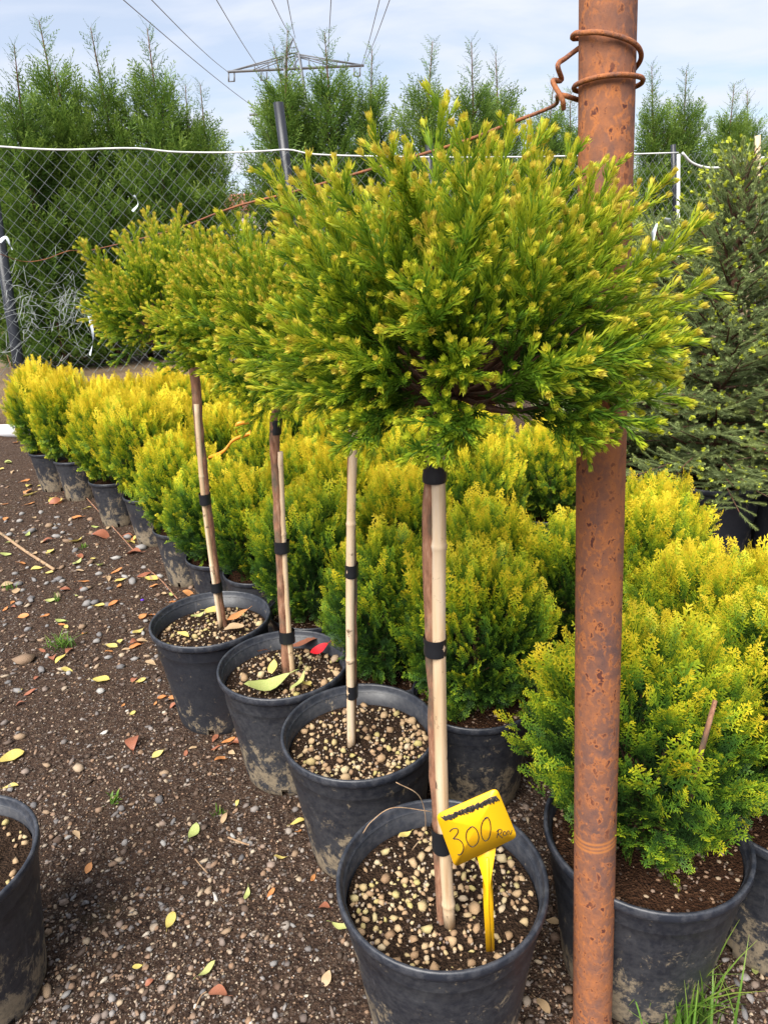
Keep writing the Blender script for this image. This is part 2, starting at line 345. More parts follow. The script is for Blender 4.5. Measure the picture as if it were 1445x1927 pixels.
M['wood'] = mat_bark('dry_wood', (0.20, 0.11, 0.06), (0.38, 0.25, 0.15), (0.50, 0.36, 0.24))

# ------------------------------------------------------------------ ground
FA, FB = 0.36, 7.85                                   # fence line: Y = FB + FA * X
BANK = 0.45
def gz(x, y):
    x = np.asarray(x, float); y = np.asarray(y, float)
    u = np.clip((y - FA * x - (FB - 0.45)) / 0.45, 0, 1); u = u * u * (3 - 2 * u)
    near = np.clip(1.6 - np.hypot(x, y) / 9, 0, 1)
    n = (np.sin(7.1 * x + 3 * np.sin(3.3 * y)) * np.sin(6.3 * y + 1.7) * 0.5 + 0.3 * np.sin(17 * x + 2 * np.sin(11 * y)) * np.sin(15 * y + 1)
         + 0.2 * np.sin(41 * x + 1.3) * np.sin(37 * y + 2 * np.sin(9 * x)))
    return BANK * u + 0.006 * n * near - 0.004
def ground():
    def axis(lo, hi, fine):
        a = list(np.arange(lo, hi, fine)); s = fine; v = hi
        while v < 900: a.append(v); s *= 1.25; v += s
        s = fine; v = lo - s
        while v > -900: a.insert(0, v); s *= 1.25; v -= s
        return np.array(a)
    xs, ys = axis(-3.4, 2.0, 0.06), axis(0.3, 7.4, 0.06)
    X, Y = np.meshgrid(xs, ys); V = np.stack([X, Y, gz(X, Y)], 2).reshape(-1, 3); nx, ny = len(xs), len(ys)
    i, j = np.meshgrid(np.arange(nx - 1), np.arange(ny - 1)); a = (j * nx + i).ravel()
    F = quads(np.stack([a, a + 1, a + nx + 1, a + nx], 1))
    tag(link('ground', mesh('ground', V, F, M['ground'])), 'dark brown gravelly soil strewn with pebbles', kind='structure')
ground()

# ------------------------------------------------------------------ layout
POTS = [dict(p=(0.072, 0.962), R=0.187), dict(p=(-0.082, 1.395), R=0.184), dict(p=(-0.298, 1.70), R=0.18), dict(p=(-0.560, 1.985), R=0.187)]
HP = 0.347
# shrubs: rim-centre pixel, pot radius, pot height, crown radius, crown height, variant, tone
rs = np.random.default_rng(5)
SHRUBS = []
def shrub_px(px, py, R, hp, cr, ch, dt=0.0, label=None, lift=0.0):
    p = at_z(px, py, hp); SHRUBS.append(dict(p=(p[0], p[1]), R=R, hp=hp, cr=cr, ch=ch, dt=dt, label=label, lift=lift))
BALL = 'golden conifer ball in a black pot within the dense block of golden balls'
shrub_px(95, 846, 0.135, 0.27, 0.225, 0.56, 0.02, 'golden conifer ball in a grey pot closest to the white pipe')
shrub_px(142, 858, 0.135, 0.27, 0.225, 0.56, 0.03, 'golden conifer ball on the path edge, second from the white pipe')
shrub_px(214, 897, 0.138, 0.27, 0.215, 0.52, 0.04, 'golden conifer ball over a dusty grey pot whose rim shows')
shrub_px(282, 925, 0.138, 0.27, 0.22, 0.54, 0.08, 'bright yellow conifer ball over a dusty pot half hidden behind its neighbour')
shrub_px(345, 985, 0.138, 0.27, 0.20, 0.44, 0.0, 'golden conifer ball over a narrow strip of grey pot on the path edge')
shrub_px(412, 1040, 0.135, 0.27, 0.195, 0.41, -0.13, 'greenish conifer ball just behind the leaning thin standard tree')
shrub_px(487, 1068, 0.138, 0.27, 0.19, 0.41, -0.05, 'yellow green conifer ball behind the thin trunks of two standard trees')
shrub_px(588, 1140, 0.15, 0.28, 0.195, 0.44, -0.12, 'dark green and gold conifer ball between the two leftmost cane supports')
shrub_px(735, 1243, 0.155, 0.29, 0.19, 0.41, -0.12, 'green conifer ball with gold tips behind the pale cane')
shrub_px(892, 1297, 0.165, 0.30, 0.20, 0.41, 0.0, 'golden green conifer ball between the price tag tree and the rusty pole')
shrub_px(1214, 1556, 0.187, HP, 0.228, 0.405, 0.0, 'large golden green conifer ball in the pot behind the rusty pole')
shrub_px(1500, 1490, 0.187, HP, 0.235, 0.42, 0.03, 'golden conifer ball in a black pot right of the rusty pole')
edge = [np.array(s['p']) for s in SHRUBS]
for i, k, j in [(0, 1, 0), (0, 2, 0), (1, 1, 0), (1, 2, 0), (2, 1, .05), (3, 1, .05), (2, 2, 0), (3, 2, 0), (4, 1, 0), (4, 2, 0), (5, 1, 0), (5, 2, 0), (6, 1, 0), (6, 2, 0),
                (7, 1, 0), (7, 2, 0), (8, 1, 0), (8, 2, 0), (9, 1, 0), (9, 2, 0), (4, 3, 0), (5, 3, 0), (6, 3, 0), (7, 3, 0), (8, 3, 0), (0, 3, 0), (2, 3, 0)]:
    if k == 0: continue
    q = edge[i] + 0.44 * k * np.array([0.76, 0.65]) + rs.normal(size=2) * 0.015
    SHRUBS.append(dict(p=tuple(q), R=0.14, hp=0.27, cr=0.195 + rs.normal() * 0.01, ch=0.43 + rs.normal() * .02, dt=0.03 + rs.normal() * 0.05, label=None, lift=0))
for x, y in [at_z(a, b, .74)[:2] for a, b in ((1225, 905), (1120, 850), (1330, 1010), (1468, 1005))]:
    SHRUBS.append(dict(p=(x, y), R=0.15, hp=0.29, cr=0.20, ch=0.42, dt=0.05, label='golden conifer ball between the rusty pole and the spruce pots', lift=0))

def to_px(P):
    x, y, z = P[0], P[1], P[2] - CAMZ; dd = y * _c - z * _s; u, v = FPX * x / dd, -FPX * (z * _c + y * _s) / dd; return CX + u * _cr - v * _sr, CY + u * _sr + v * _cr
def seen_ok(s):
    if s['label'] and 'between the rusty' not in s['label']: return True
    a, b = to_px((s['p'][0], s['p'][1], s['hp'] + s['ch'] + .0)); return not ((a > 1090 and b < 870) or (a > 1300 and b < 960))
SHRUBS = [s for s in SHRUBS if seen_ok(s)]
# ------------------------------------------------------------------ pots
def pot_meshes(R, H, mat, soil, drop=0.045, notch=True, seg=48, rng=np.random.default_rng(3)):
    rb = R * 0.74; t = 0.005
    wl_ = lambda z: rb + (R * 0.955 - rb) * z / (H * 0.955)
    wall = [(rb * 0.97, 0.0), (rb, 0.006), (wl_(.026), 0.026), (wl_(.03), 0.03), (wl_(H * .3), H * 0.3), (wl_(H * .5), H * 0.5), (wl_(H * .75), H * 0.75), (wl_(H * .945), H * 0.945), (R * 0.955, H * 0.955), (R * 0.955 - t, H * 0.955), (R * 0.95 - t, H * 0.75), (rb - t + (R - rb) * .5, H * 0.5), (rb - t, 0.012), (0.001, 0.012)]
    V, F = lathe(wall, seg, (lambda i, j: i in (0, 1) and j % 8 == 3) if notch else None)
    w = mesh('pot', V, F, mat)
    h0 = H * 0.955
    rim = [(R * 0.955 - 0.001, h0 - 0.004), (R * 0.985, h0 - 0.006), (R * 1.0, h0 - 0.003), (R * 1.004, h0 + 0.004), (R * 1.003, H - 0.003), (R * 0.995, H), (R * 0.972, H + 0.0005), (R * 0.958, H - 0.003), (R * 0.953, H - 0.012), (R * 0.95 - t, h0 - 0.002)]
    V, F = lathe(rim, 64); r = mesh('rim', V, F, M['rim'])
    V, F = disc((R * 0.94 - t) * 0.995, H - drop, 44, 9, rng, 0.003); s = mesh('soil', V, F, soil)
    return w, r, s

# ------------------------------------------------------------------ foliage templates
def needle_shoot(mb, P0, d0, L, nn, nl, rng, t0, t1, bend=0.0, w=0.0011, stem=True, brad=0.0012, tri1=False):
    d0 = nrm(d0); side = nrm(np.cross(d0, nrm(rng.normal(size=3)))); us = np.linspace(0, 1, 5)
    path = np.array([P0 + d0 * L * u + side * bend * L * u * u for u in us])
    u = np.sort(np.concatenate([rng.uniform(0.02, 1, int(nn * 0.78)), rng.uniform(0.88, 1.0, nn - int(nn * 0.78))])); k = len(u)
    pos = P0 + d0 * L * u[:, None] + side * bend * L * (u ** 2)[:, None]
    ax = nrm(d0 + side * 2 * bend * u[:, None])
    az = np.arange(k) * 2.39996 + rng.uniform(0, 6); x = nrm(np.cross(ax, side + 1e-3)); y = np.cross(ax, x)
    rad = np.cos(az)[:, None] * x + np.sin(az)[:, None] * y
    tip = np.clip((u - 0.8) / 0.2, 0, 1)
    ln = nl * (1 - 0.72 * tip) * rng.uniform(0.8, 1.15, k); an = np.radians(31 + 8 * tip + rng.normal(size=k) * 5)
    dr = ax * np.cos(an)[:, None] + rad * np.sin(an)[:, None]; dt_ = nrm(dr * 0.5 + ax * 0.9)
    wd = nrm(np.cross(dr, rad)) * (w * (1 + 0.15 * tip))[:, None]
    mid = pos + dr * (ln * 0.5)[:, None]; end = mid + dt_ * (ln * 0.5)[:, None]; tb = t0 + (t1 - t0) * u ** 1.35
    if tri1:
        V = np.stack([pos - wd, pos + wd, pos + dr * ln[:, None]], 1).reshape(-1, 3); F = np.arange(k * 3).reshape(-1, 3)
        T = np.stack([tb - 0.06, tb - 0.06, tb + 0.08], 1).reshape(-1)
    else:
        V = np.stack([pos, mid + wd, mid - wd, end], 1).reshape(-1, 3); b = (np.arange(k) * 4)[:, None]; F = np.concatenate([b + [0, 1, 2], b + [2, 1, 3]])
        T = np.stack([tb - 0.08, tb, tb, tb + 0.10], 1).reshape(-1)
    mb.add(V, F, T)
    if stem:
        V, F = tube(path, np.linspace(brad, brad * 0.5, 5), 3, False); mb.add(V, F, t0 + 0.15)
    return path
def crypto_sprig(rng):
    mb = MB(); L = 0.140
    path = needle_shoot(mb, np.zeros(3), (0, 0, 1), L, 112, 0.0175, rng, 0.12, 0.88, 0.10, w=0.0012)
    ns = 8; a0 = rng.uniform(0, 6)
    for i in range(ns):
        u = 0.16 + 0.70 * i / (ns - 1); az = a0 + i * 2.4
        p = np.array([np.interp(u, np.linspace(0, 1, 5), path[:, j]) for j in range(3)])
        d = np.array([math.cos(az) * 0.50, math.sin(az) * 0.50, 0.86]); l = L * (0.46 * (1 - u) + 0.13) * rng.uniform(0.85, 1.15)
        needle_shoot(mb, p, d, l, int(14 + l * 620), 0.0150, rng, 0.18, 0.95, -0.12, w=0.0012, brad=0.0009)
    return mb.arrays()
def scale_unit(p, d, nv, l, w, t):                # one flattened scaly twiglet: a ridged diamond
    sd = np.cross(d, nv)
    V = np.array([p, p + d * l * 0.55 + sd * w - nv * w * .3, p + d * l, p + d * l * 0.55 - sd * w - nv * w * .3])
    return V, np.array([(0, 1, 2), (0, 2, 3)]), np.array([t - .05, t, t + .10, t])
def thuja_spray(rng):
    mb = MB(); L = 1.0; nv0 = np.array([0, 1.0, 0])
    curve = rng.uniform(-0.12, 0.12); up = rng.uniform(-0.1, 0.1)
    def pt(u): return np.array([curve * u * u, up * u * u, u * L])
    for i in range(9):
        u0 = i / 9; p = pt(u0); d = nrm(pt(u0 + 0.05) - p); mb.add(*scale_unit(p, d, nrm(nv0 + rng.normal(size=3) * .15), 0.15, 0.024, 0.12 + 0.6 * u0))
    n = 13
    for i in range(n):
        u = 0.10 + 0.84 * i / (n - 1); sgn = 1 if i % 2 else -1; p = pt(u); ang = math.radians(rng.uniform(36, 50))
        l = (0.42 * (1 - u) + 0.10) * rng.uniform(0.8, 1.15); yy = rng.normal() * 0.22
        d = nrm((sgn * math.sin(ang), yy, math.cos(ang))); nv = nrm(np.cross(d, (d[2], yy, -d[0])) + nv0)
        m = max(2, int(l / 0.085))
        for j in range(m):
            q = p + d * l * j / m + np.array([0, 0, 0.10 * l * (j / m) ** 2]); tt = 0.10 + 0.68 * max(u, (j + 1) / m * 0.85)
            mb.add(*scale_unit(q, nrm(d + np.array([0, 0, 0.25 * j / m])), nv, l / m * 1.35, 0.018, tt))
            if j < m - 1 or m < 3:
                for s2 in (1, -1):
                    a2 = math.radians(rng.uniform(35, 55)) * s2; dd = nrm(d * math.cos(a2) + np.cross(nv, d) * math.sin(a2) + rng.normal(size=3) * 0.12)
                    mb.add(*scale_unit(q + d * l / m * 0.5, dd, nv, 0.10 * (1.15 - 0.5 * j / m) * rng.uniform(.8, 1.2), 0.0185, tt + 0.10))
    V, F, T = mb.arrays(); return V, F, T
def ley_plume(rng, n=13, narrow=1.0):
    mb = MB(); nv = np.array([0, 1.0, 0]); cv = rng.uniform(-.1, .1); dr = rng.uniform(-.16, .02)
    def pt(u): return np.array([cv * u * u, dr * u * u, u])
    V, F = tube([pt(0), pt(.5), pt(1)], [0.010, 0.007, 0.003], 3, False); mb.add(V, F, 0.3)
    def blade(p, d, l, w, t):
        sd = nrm(np.cross(d, nv + rng.normal(size=3) * .3)); mb.add([p - sd * w * .5, p + d * l * .4 - sd * w, p + d * l, p + d * l * .4 + sd * w], [(0, 1, 2), (0, 2, 3)], [t - .08, t, t + .14, t])
    for i in range(n):
        u = 0.08 + 0.9 * i / (n - 1); s = 1 if i % 2 else -1; a = math.radians(rng.uniform(26, 40)); l = (0.42 * (1 - u) + 0.10) * narrow * rng.uniform(.8, 1.2)
        d = nrm((s * math.sin(a), rng.normal() * .25, math.cos(a))); p = pt(u); t = 0.28 + 0.32 * u
        blade(p, d, l, 0.017, t)
        for j in range(3):
            q = p + d * l * (0.25 + 0.25 * j); s2 = 1 if j % 2 else -1; aa = math.radians(33) * s2
            d2 = nrm(d * math.cos(aa) + np.cross(nv, d) * math.sin(aa) + rng.normal(size=3) * .18); blade(q, d2, l * 0.42 * (1.1 - .2 * j), 0.014, t + 0.05)
    blade(pt(.95), nrm(pt(1) - pt(.9)), .12, .014, .62)
    return mb.arrays()
def spruce_twig(rng, bud=0.0):
    mb = MB(); needle_shoot(mb, np.zeros(3), (0, 0, 1), 0.12, 84, 0.023, rng, 0.34, 0.54, 0.15, w=0.0018, brad=0.0014, tri1=True)
    if bud:
        for k in range(3):
            d = nrm(np.array([rng.normal() * .5, rng.normal() * .5, 1.0])); p = np.array([0, 0, 0.105]) + rng.normal(size=3) * .004
            for m in range(3):
                V, F, T = scale_unit(p, nrm(d + rng.normal(size=3) * .12), nrm(np.cross(d, rng.normal(size=3))), 0.019 * bud, 0.0048 * bud, 0.93); mb.add(V, F, T)
    return mb.arrays()

def concat(parts):
    mb = MB()
    for V, F, T in parts: mb.add(V, F, T)
    return mb.arrays()
def sphere_dirs(n, rng, zmin):
    i = np.arange(n) + 0.5; z = 1 - (1 - zmin) * i / n; a = i * 2.39996; r = np.sqrt(1 - z * z)
    return nrm(np.stack([r * np.cos(a), r * np.sin(a), z], 1) + rng.normal(size=(n, 3)) * 0.08)

def crypto_crown(seed, rx, rz, nb=120, per=5):
    rng = np.random.default_rng(seed); temps = [crypto_sprig(rng) for _ in range(4)]
    D = sphere_dirs(nb, rng, -0.62); hh_ = np.hypot(D[:, 0], D[:, 1]); sq = (hh_ ** 4 + np.abs(D[:, 2]) ** 4) ** (-1 / 4)          # squarish dome
    surf = D * np.array([rx, rx, rz]) * (sq * rng.uniform(0.76, 1.06, nb))[:, None]
    core = np.array([0, 0, -0.62 * rz]); P, Dr, sc, dt = [], [], [], []
    for k in range(nb):
        bd = nrm(surf[k] - core)
        for j in range(per):
            u = [1.0, 0.9, 0.78, 0.66, 0.52][j % 5]; p = core + (surf[k] - core) * u + rng.normal(size=3) * 0.012
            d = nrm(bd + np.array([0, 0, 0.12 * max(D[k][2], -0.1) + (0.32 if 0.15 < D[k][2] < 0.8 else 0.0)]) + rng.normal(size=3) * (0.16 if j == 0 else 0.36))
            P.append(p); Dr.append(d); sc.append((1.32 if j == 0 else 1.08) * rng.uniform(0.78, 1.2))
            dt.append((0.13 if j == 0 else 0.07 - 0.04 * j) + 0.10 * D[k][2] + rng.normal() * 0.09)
    P, Dr, sc, dt = map(np.array, (P, Dr, sc, dt)); parts = []
    R = frames(Dr, rng); which = rng.integers(0, 4, len(P))
    for w in range(4):
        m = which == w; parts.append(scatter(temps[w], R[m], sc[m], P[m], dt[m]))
    V, F, T = concat(parts)
    br = MB()
    for k in range(nb):
        mid = core * 0.5 + surf[k] * 0.5 + np.array([0, 0, -0.02]); Vb, Fb = tube(spline([core, mid, surf[k]], 6), np.linspace(0.0055, 0.0016, 6), 4, False); br.add(Vb, Fb)
    return mesh('cryptomeria_crown', V, F, M['crypto'], T), br.mesh('branches', M['bark_dark']), rx, rz
def thuja_crown(seed, n=1400):
    rng = np.random.default_rng(seed); temps = [thuja_spray(rng) for _ in range(4)]
    D = sphere_dirs(n, rng, -0.86); rng.shuffle(D)
    lump = 1 + 0.10 * np.sin(7 * D[:, 0] + seed) * np.sin(6 * D[:, 1] + 2 * seed) + 0.06 * np.sin(11 * D[:, 2] + 3 * D[:, 0] + seed)
    layer = np.where(rng.uniform(size=n) < 0.62, rng.uniform(0.82, 1.0, n), rng.uniform(0.45, 0.82, n)) * lump * np.where(rng.uniform(size=n) < .12, 1.10, 1.0)
    shape = np.where(D[:, 2:3] > 0, 1.0, 1.0 + 0.22 * D[:, 2:3])
    P = D * layer[:, None] * np.array([1, 1, 1.0]) * shape
    up = 0.55 + 0.35 * rng.uniform(size=n) + 0.2 * D[:, 2]
    Dr = nrm(D * 0.8 + np.stack([0 * up, 0 * up, up], 1) + rng.normal(size=(n, 3)) * 0.28)
    sc = 0.31 * rng.uniform(0.75, 1.2, n) * np.where((D[:, 2] > 0.35) & (rng.uniform(size=n) < .14), 1.6, 1.0)
    P = P - Dr * (sc * 0.62)[:, None]
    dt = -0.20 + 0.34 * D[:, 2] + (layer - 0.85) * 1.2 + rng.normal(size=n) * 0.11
    tang = nrm(np.cross(D, np.array([0, 0, 1.0])) + rng.normal(size=(n, 3)) * 0.8); R = frames(Dr, rng, nrm(np.cross(Dr, tang)))
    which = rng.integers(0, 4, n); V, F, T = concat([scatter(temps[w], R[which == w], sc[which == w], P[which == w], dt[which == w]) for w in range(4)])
    br = MB(); core = np.array([0, 0, -1.0])
    for k in range(34):
        d = D[k * 7 % n]; e = d * 0.7; Vb, Fb = tube(spline([core, core * 0.4 + e * 0.3, e], 5), np.linspace(0.028, 0.008, 5), 4, False); br.add(Vb, Fb)
    return mesh('thuja_crown', V, F, M['thuja'], T), br.mesh('thuja_branches', M['bark_dark'])
def leyland(seed, H=4.6, nb=105, wid=0.72):
    rng = np.random.default_rng(seed); temps = [ley_plume(rng) for _ in range(4)]; thin = ley_plume(rng, 9, 0.75)
    lean = rng.normal(size=2) * 0.05
    def tr(h): u = h / H; return np.array([lean[0] * u * u * H + 0.03 * math.sin(5 * u + seed), lean[1] * u * u * H + 0.03 * math.cos(4 * u), h])
    trunk = MB(); V, F = tube([tr(h) for h in np.linspace(0, H * 0.995, 14)], np.linspace(0.045, 0.005, 14), 7); trunk.add(V, F)
    P, D, sc, dt = [], [], [], []
    for k in range(nb):
        h = H * (-0.01 + 0.79 * ((k + rng.uniform()) / nb) ** 1.15); az = k * 2.39996 + rng.normal() * .3; L = wid * max(0.02, min(1.0, (0.88 - h / H) * 2.1)) ** 0.9 * rng.uniform(0.7, 1.2) + 0.06
        el = math.radians(rng.uniform(48, 66) - 26 * max(0, 1 - h / (0.2 * H))); d = np.array([math.cos(az) * math.cos(el), math.sin(az) * math.cos(el), math.sin(el)])
        p0 = tr(h); L = L / math.cos(el) * 0.62; m = max(3, int(L / 0.10))
        pts = [p0 + d * L * u + np.array([0, 0, 0.10 * L * u * u]) for u in np.linspace(0, 1, 4)]
        V, F = tube(pts, np.linspace(0.010, 0.003, 4), 3, False); trunk.add(V, F)
        for j in range(m):
            u = (j + 0.6) / m; p = p0 + d * L * u; s = 1 if j % 2 else -1; tan = np.array([-math.sin(az), math.cos(az), 0])
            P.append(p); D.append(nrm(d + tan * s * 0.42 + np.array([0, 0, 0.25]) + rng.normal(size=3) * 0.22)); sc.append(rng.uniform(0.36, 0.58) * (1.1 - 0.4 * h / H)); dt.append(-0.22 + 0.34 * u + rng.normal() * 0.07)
        P.append(p0 + d * L * 0.95); D.append(nrm(d + np.array([0, 0, 0.3]))); sc.append(rng.uniform(0.28, 0.42)); dt.append(0.10)
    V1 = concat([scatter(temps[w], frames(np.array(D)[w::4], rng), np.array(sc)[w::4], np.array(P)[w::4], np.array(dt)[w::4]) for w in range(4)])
    P, D, sc, dt = [], [], [], []                      # open feathery leader
    for k in range(46):
        h = H * (0.66 + 0.335 * k / 45); az = k * 2.39996; r = (1 - h / H)
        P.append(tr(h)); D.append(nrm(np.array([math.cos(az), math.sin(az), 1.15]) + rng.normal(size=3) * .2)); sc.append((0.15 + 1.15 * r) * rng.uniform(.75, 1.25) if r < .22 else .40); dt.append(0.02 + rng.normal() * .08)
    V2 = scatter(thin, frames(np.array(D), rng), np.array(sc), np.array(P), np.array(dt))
    V, F, T = concat([V1, V2]); return mesh('leyland_crown', V, F, M['leyland'], T), trunk.mesh('leyland_trunk', M['bark_dark'])
def spruce(seed, H=1.45, wid=0.46, nb=190, budp=0.5):
    rng = np.random.default_rng(seed); tw = [spruce_twig(rng) for _ in range(2)] + [spruce_twig(rng, 1.2), spruce_twig(rng, 0.8)]
    trunk = MB(); V, F = tube([(0, 0, 0), (0.01, 0, H * .5), (0, 0, H * .99)], [0.028, 0.017, 0.004], 7); trunk.add(V, F)
    P, D, sc, dt, wh = [], [], [], [], []
    for k in range(nb):
        v = ((k + rng.uniform()) / nb) ** 1.25; h = H * (0.05 + 0.93 * v); az = k * 2.39996 + rng.normal() * .2; L = wid * (1 - v) ** 0.66 * rng.uniform(.75, 1.12) + 0.045
        el = math.radians(8 + 42 * v + rng.normal() * 8); d = np.array([math.cos(az) * math.cos(el), math.sin(az) * math.cos(el), math.sin(el)]); p0 = np.array([0, 0, h])
        drp = -0.22 * (1 - v)
        def bp(u): return p0 + d * L * u + np.array([0, 0, drp * L * u * u + 0.10 * L * u ** 3])
        V, F = tube([bp(u) for u in np.linspace(0, 1, 5)], np.linspace(0.007, 0.002, 5), 4, False); trunk.add(V, F)
        m = max(2, int(L / 0.028)); tan = np.array([-math.sin(az), math.cos(az), 0.0])
        for j in range(m + 1):
            u = 0.15 + 0.85 * (j + 0.5) / (m + 1); s = 1 if j % 2 else -1; last = j == m
            dd = d if last else d * 0.8 + tan * s * 0.75
            P.append(bp(min(u, 1))); D.append(nrm(dd + np.array([0, 0, 0.1]) + rng.normal(size=3) * .2)); sc.append(rng.uniform(.75, 1.15) * (1 if L > .12 else .7)); dt.append(-0.2 + 0.32 * u + rng.normal() * .07)
            pb = budp * (0.25 + 0.75 * v) * (u > .35); r = rng.uniform(); wh.append(2 if r < pb else (3 if r < pb + .25 and u > .5 else int(rng.integers(0, 2))))
    P, D, sc, dt, wh = map(np.array, (P, D, sc, dt, wh)); R = frames(D, rng)
    V, F, T = concat([scatter(tw[w], R[wh == w], sc[wh == w], P[wh == w], np.where(wh[wh == w] >= 2, np.maximum(dt[wh == w], -0.02), dt[wh == w])) for w in range(4) if (wh == w).any()])
    return mesh('spruce_crown', V, F, M['spruce'], T), trunk.mesh('spruce_trunk', M['bark_dark'])

# ------------------------------------------------------------------ fence with bank, posts, cable
def fence_pt(px, py): n = nrm(np.array([-FA, 1.0, 0])); return at_plane(px, py, (0, FB, 0), n)
FU = nrm(np.array([1.0, FA, 0]))
ztop = 0.5 * (fence_pt(0, 277)[2] + fence_pt(540, 287)[2])
fr = link('chain_link_fence', None, loc=(0, FB, BANK)); tag(fr, 'chain link fence with black posts and a white top cable before the tall hedge', 'fence')
fr.rotation_euler = (0, 0, math.atan(FA))
FH = ztop - BANK; CW = 0.122; CHh = 0.128; nz = int(FH / (CHh / 2)) + 1
def zig():
    pts = [(0.5 * CW * (k % 2), 0.004 * (1 if k % 2 else -1), 0.02 + k * CHh / 2) for k in range(nz)]
    V, F = tube(pts, 0.0022, 4, False); return mesh('wire', V, F, M['wire'])
zw = zig()
fx0 = -4.6; nw = 118
for k in range(nw):
    link('wire', zw, fr, (fx0 + k * CW, 0, 0))
    o = link('wire', zw, fr, (fx0 + (k + 1) * CW, 0, 0)); o.scale = (-1, -1, 1)      # neighbours mirror each other and hook together
fx1 = fx0 + nw * CW
def fx(px, py): p = fence_pt(px, py); return float((p - np.array([0, FB, 0])) @ FU), float(p[2])
def post(pxb, pyb, pxt, pyt, r=0.05):
    xb, zb = fx(pxb, pyb); xt, zt = fx(pxt, pyt); sl = (xt - xb) / (zt - zb); x0 = xb - sl * (zb - BANK)
    V, F = tube([(x0, 0.07, -0.2), (xb, 0.07, zb - BANK), (xt, 0.07, zt - BANK)], r, 14); link('post', mesh('post', V, F, M['black_post']), fr)
post(556, 420, 527, 190); post(35, 690, -25, 300); post(1277, 380, 1274, 270, 0.03); post(820, 420, 812, 270, 0.04)
cabp = [(-160, 268), (0, 277), (60, 281), (130, 283), (250, 280), (330, 287), (430, 288), (500, 285), (545, 283), (600, 292), (760, 296), (900, 297), (935, 296), (1000, 296), (1150, 292), (1272, 288)]
pts = [fence_pt(*q) + np.array([0.01, -0.03, 0]) for q in cabp]
ang = -math.atan(FA)
def tofence(P): P = np.asarray(P) - np.array([0, FB, BANK]); return np.stack([P[:, 0] * math.cos(ang) - P[:, 1] * math.sin(ang), P[:, 0] * math.sin(ang) + P[:, 1] * math.cos(ang), P[:, 2]], 1)
V, F = tube(tofence(spline(pts, 60)), 0.008, 7); link('top_cable', mesh('top_cable', V, F, M['white_cable']), fr)
V, F = tube(tofence(spline([fence_pt(*q) + np.array([0.02, -0.06, 0]) for q in [(1276, 289), (1295, 308), (1325, 317), (1360, 314), (1400, 300), (1430, 298), (1500, 285)]], 40)), 0.014, 7)
link('slack_cable', mesh('slack_cable', V, F, M['white_cable']), fr)

# ------------------------------------------------------------------ tall hedge trees behind the fence
LEY = [leyland(s, 4.6, nb, w) for s, nb, w in ((1, 135, .62), (2, 140, .58), (3, 130, .66), (4, 120, .55))]
TREES = [(-70, 120, .9, 0), (8, 95, .7, 1), (72, 22, 1.0, 2), (128, 120, .75, 0), (188, 60, 1.1, 3), (258, 20, .8, 1), (318, 150, 1.0, 0), (368, 140, .75, 3),
         (490, 52, .85, 3), (548, 62, 1.0, 1), (607, 45, .8, 2), (672, 92, 1.1, 0), (772, 66, .9, 3), (835, 175, .8, 2), (905, 88, 1.0, 1), (955, 80, 1.0, 3), (1015, 150, .9, 0),
         (1085, 165, .9, 2), (1165, 170, .9, 1), (1262, 118, 1.0, 3), (1312, 128, 1.0, 0), (1378, 150, .9, 2), (1428, 155, 1.1, 1), (1500, 150, .9, 0)]
rt = np.random.default_rng(8)
for px, py, back, v in TREES:
    n = nrm(np.array([-FA, 1.0, 0])); top = at_plane(px, py, np.array([0, FB, 0]) + n * back, n); h = top[2] - BANK; c = LEY[v]; s = h / 4.6
    r = link('hedge_conifer', None, loc=(top[0], top[1], BANK - 0.02), rot=(0, 0, rt.uniform(0, 6.28)))
    lab = ('tall feathery green conifer behind the fence, left of the open gap with the pylon' if px < 430 else
           'loose feathery green conifer behind the fence, under or beside the pylon arm' if px < 860 else 'feathery green conifer behind the fence on the rusty pole side')
    tag(r, lab, 'conifer tree', 'tall hedge left of the gap' if px < 430 else 'hedge trees under the pylon' if px < 860 else 'hedge trees on the pole side')
    link('crown', c[0], r, sc=(s * 1.12, s * 1.12, s)); link('trunk', c[1], r, sc=(s * 1.12, s * 1.12, s))

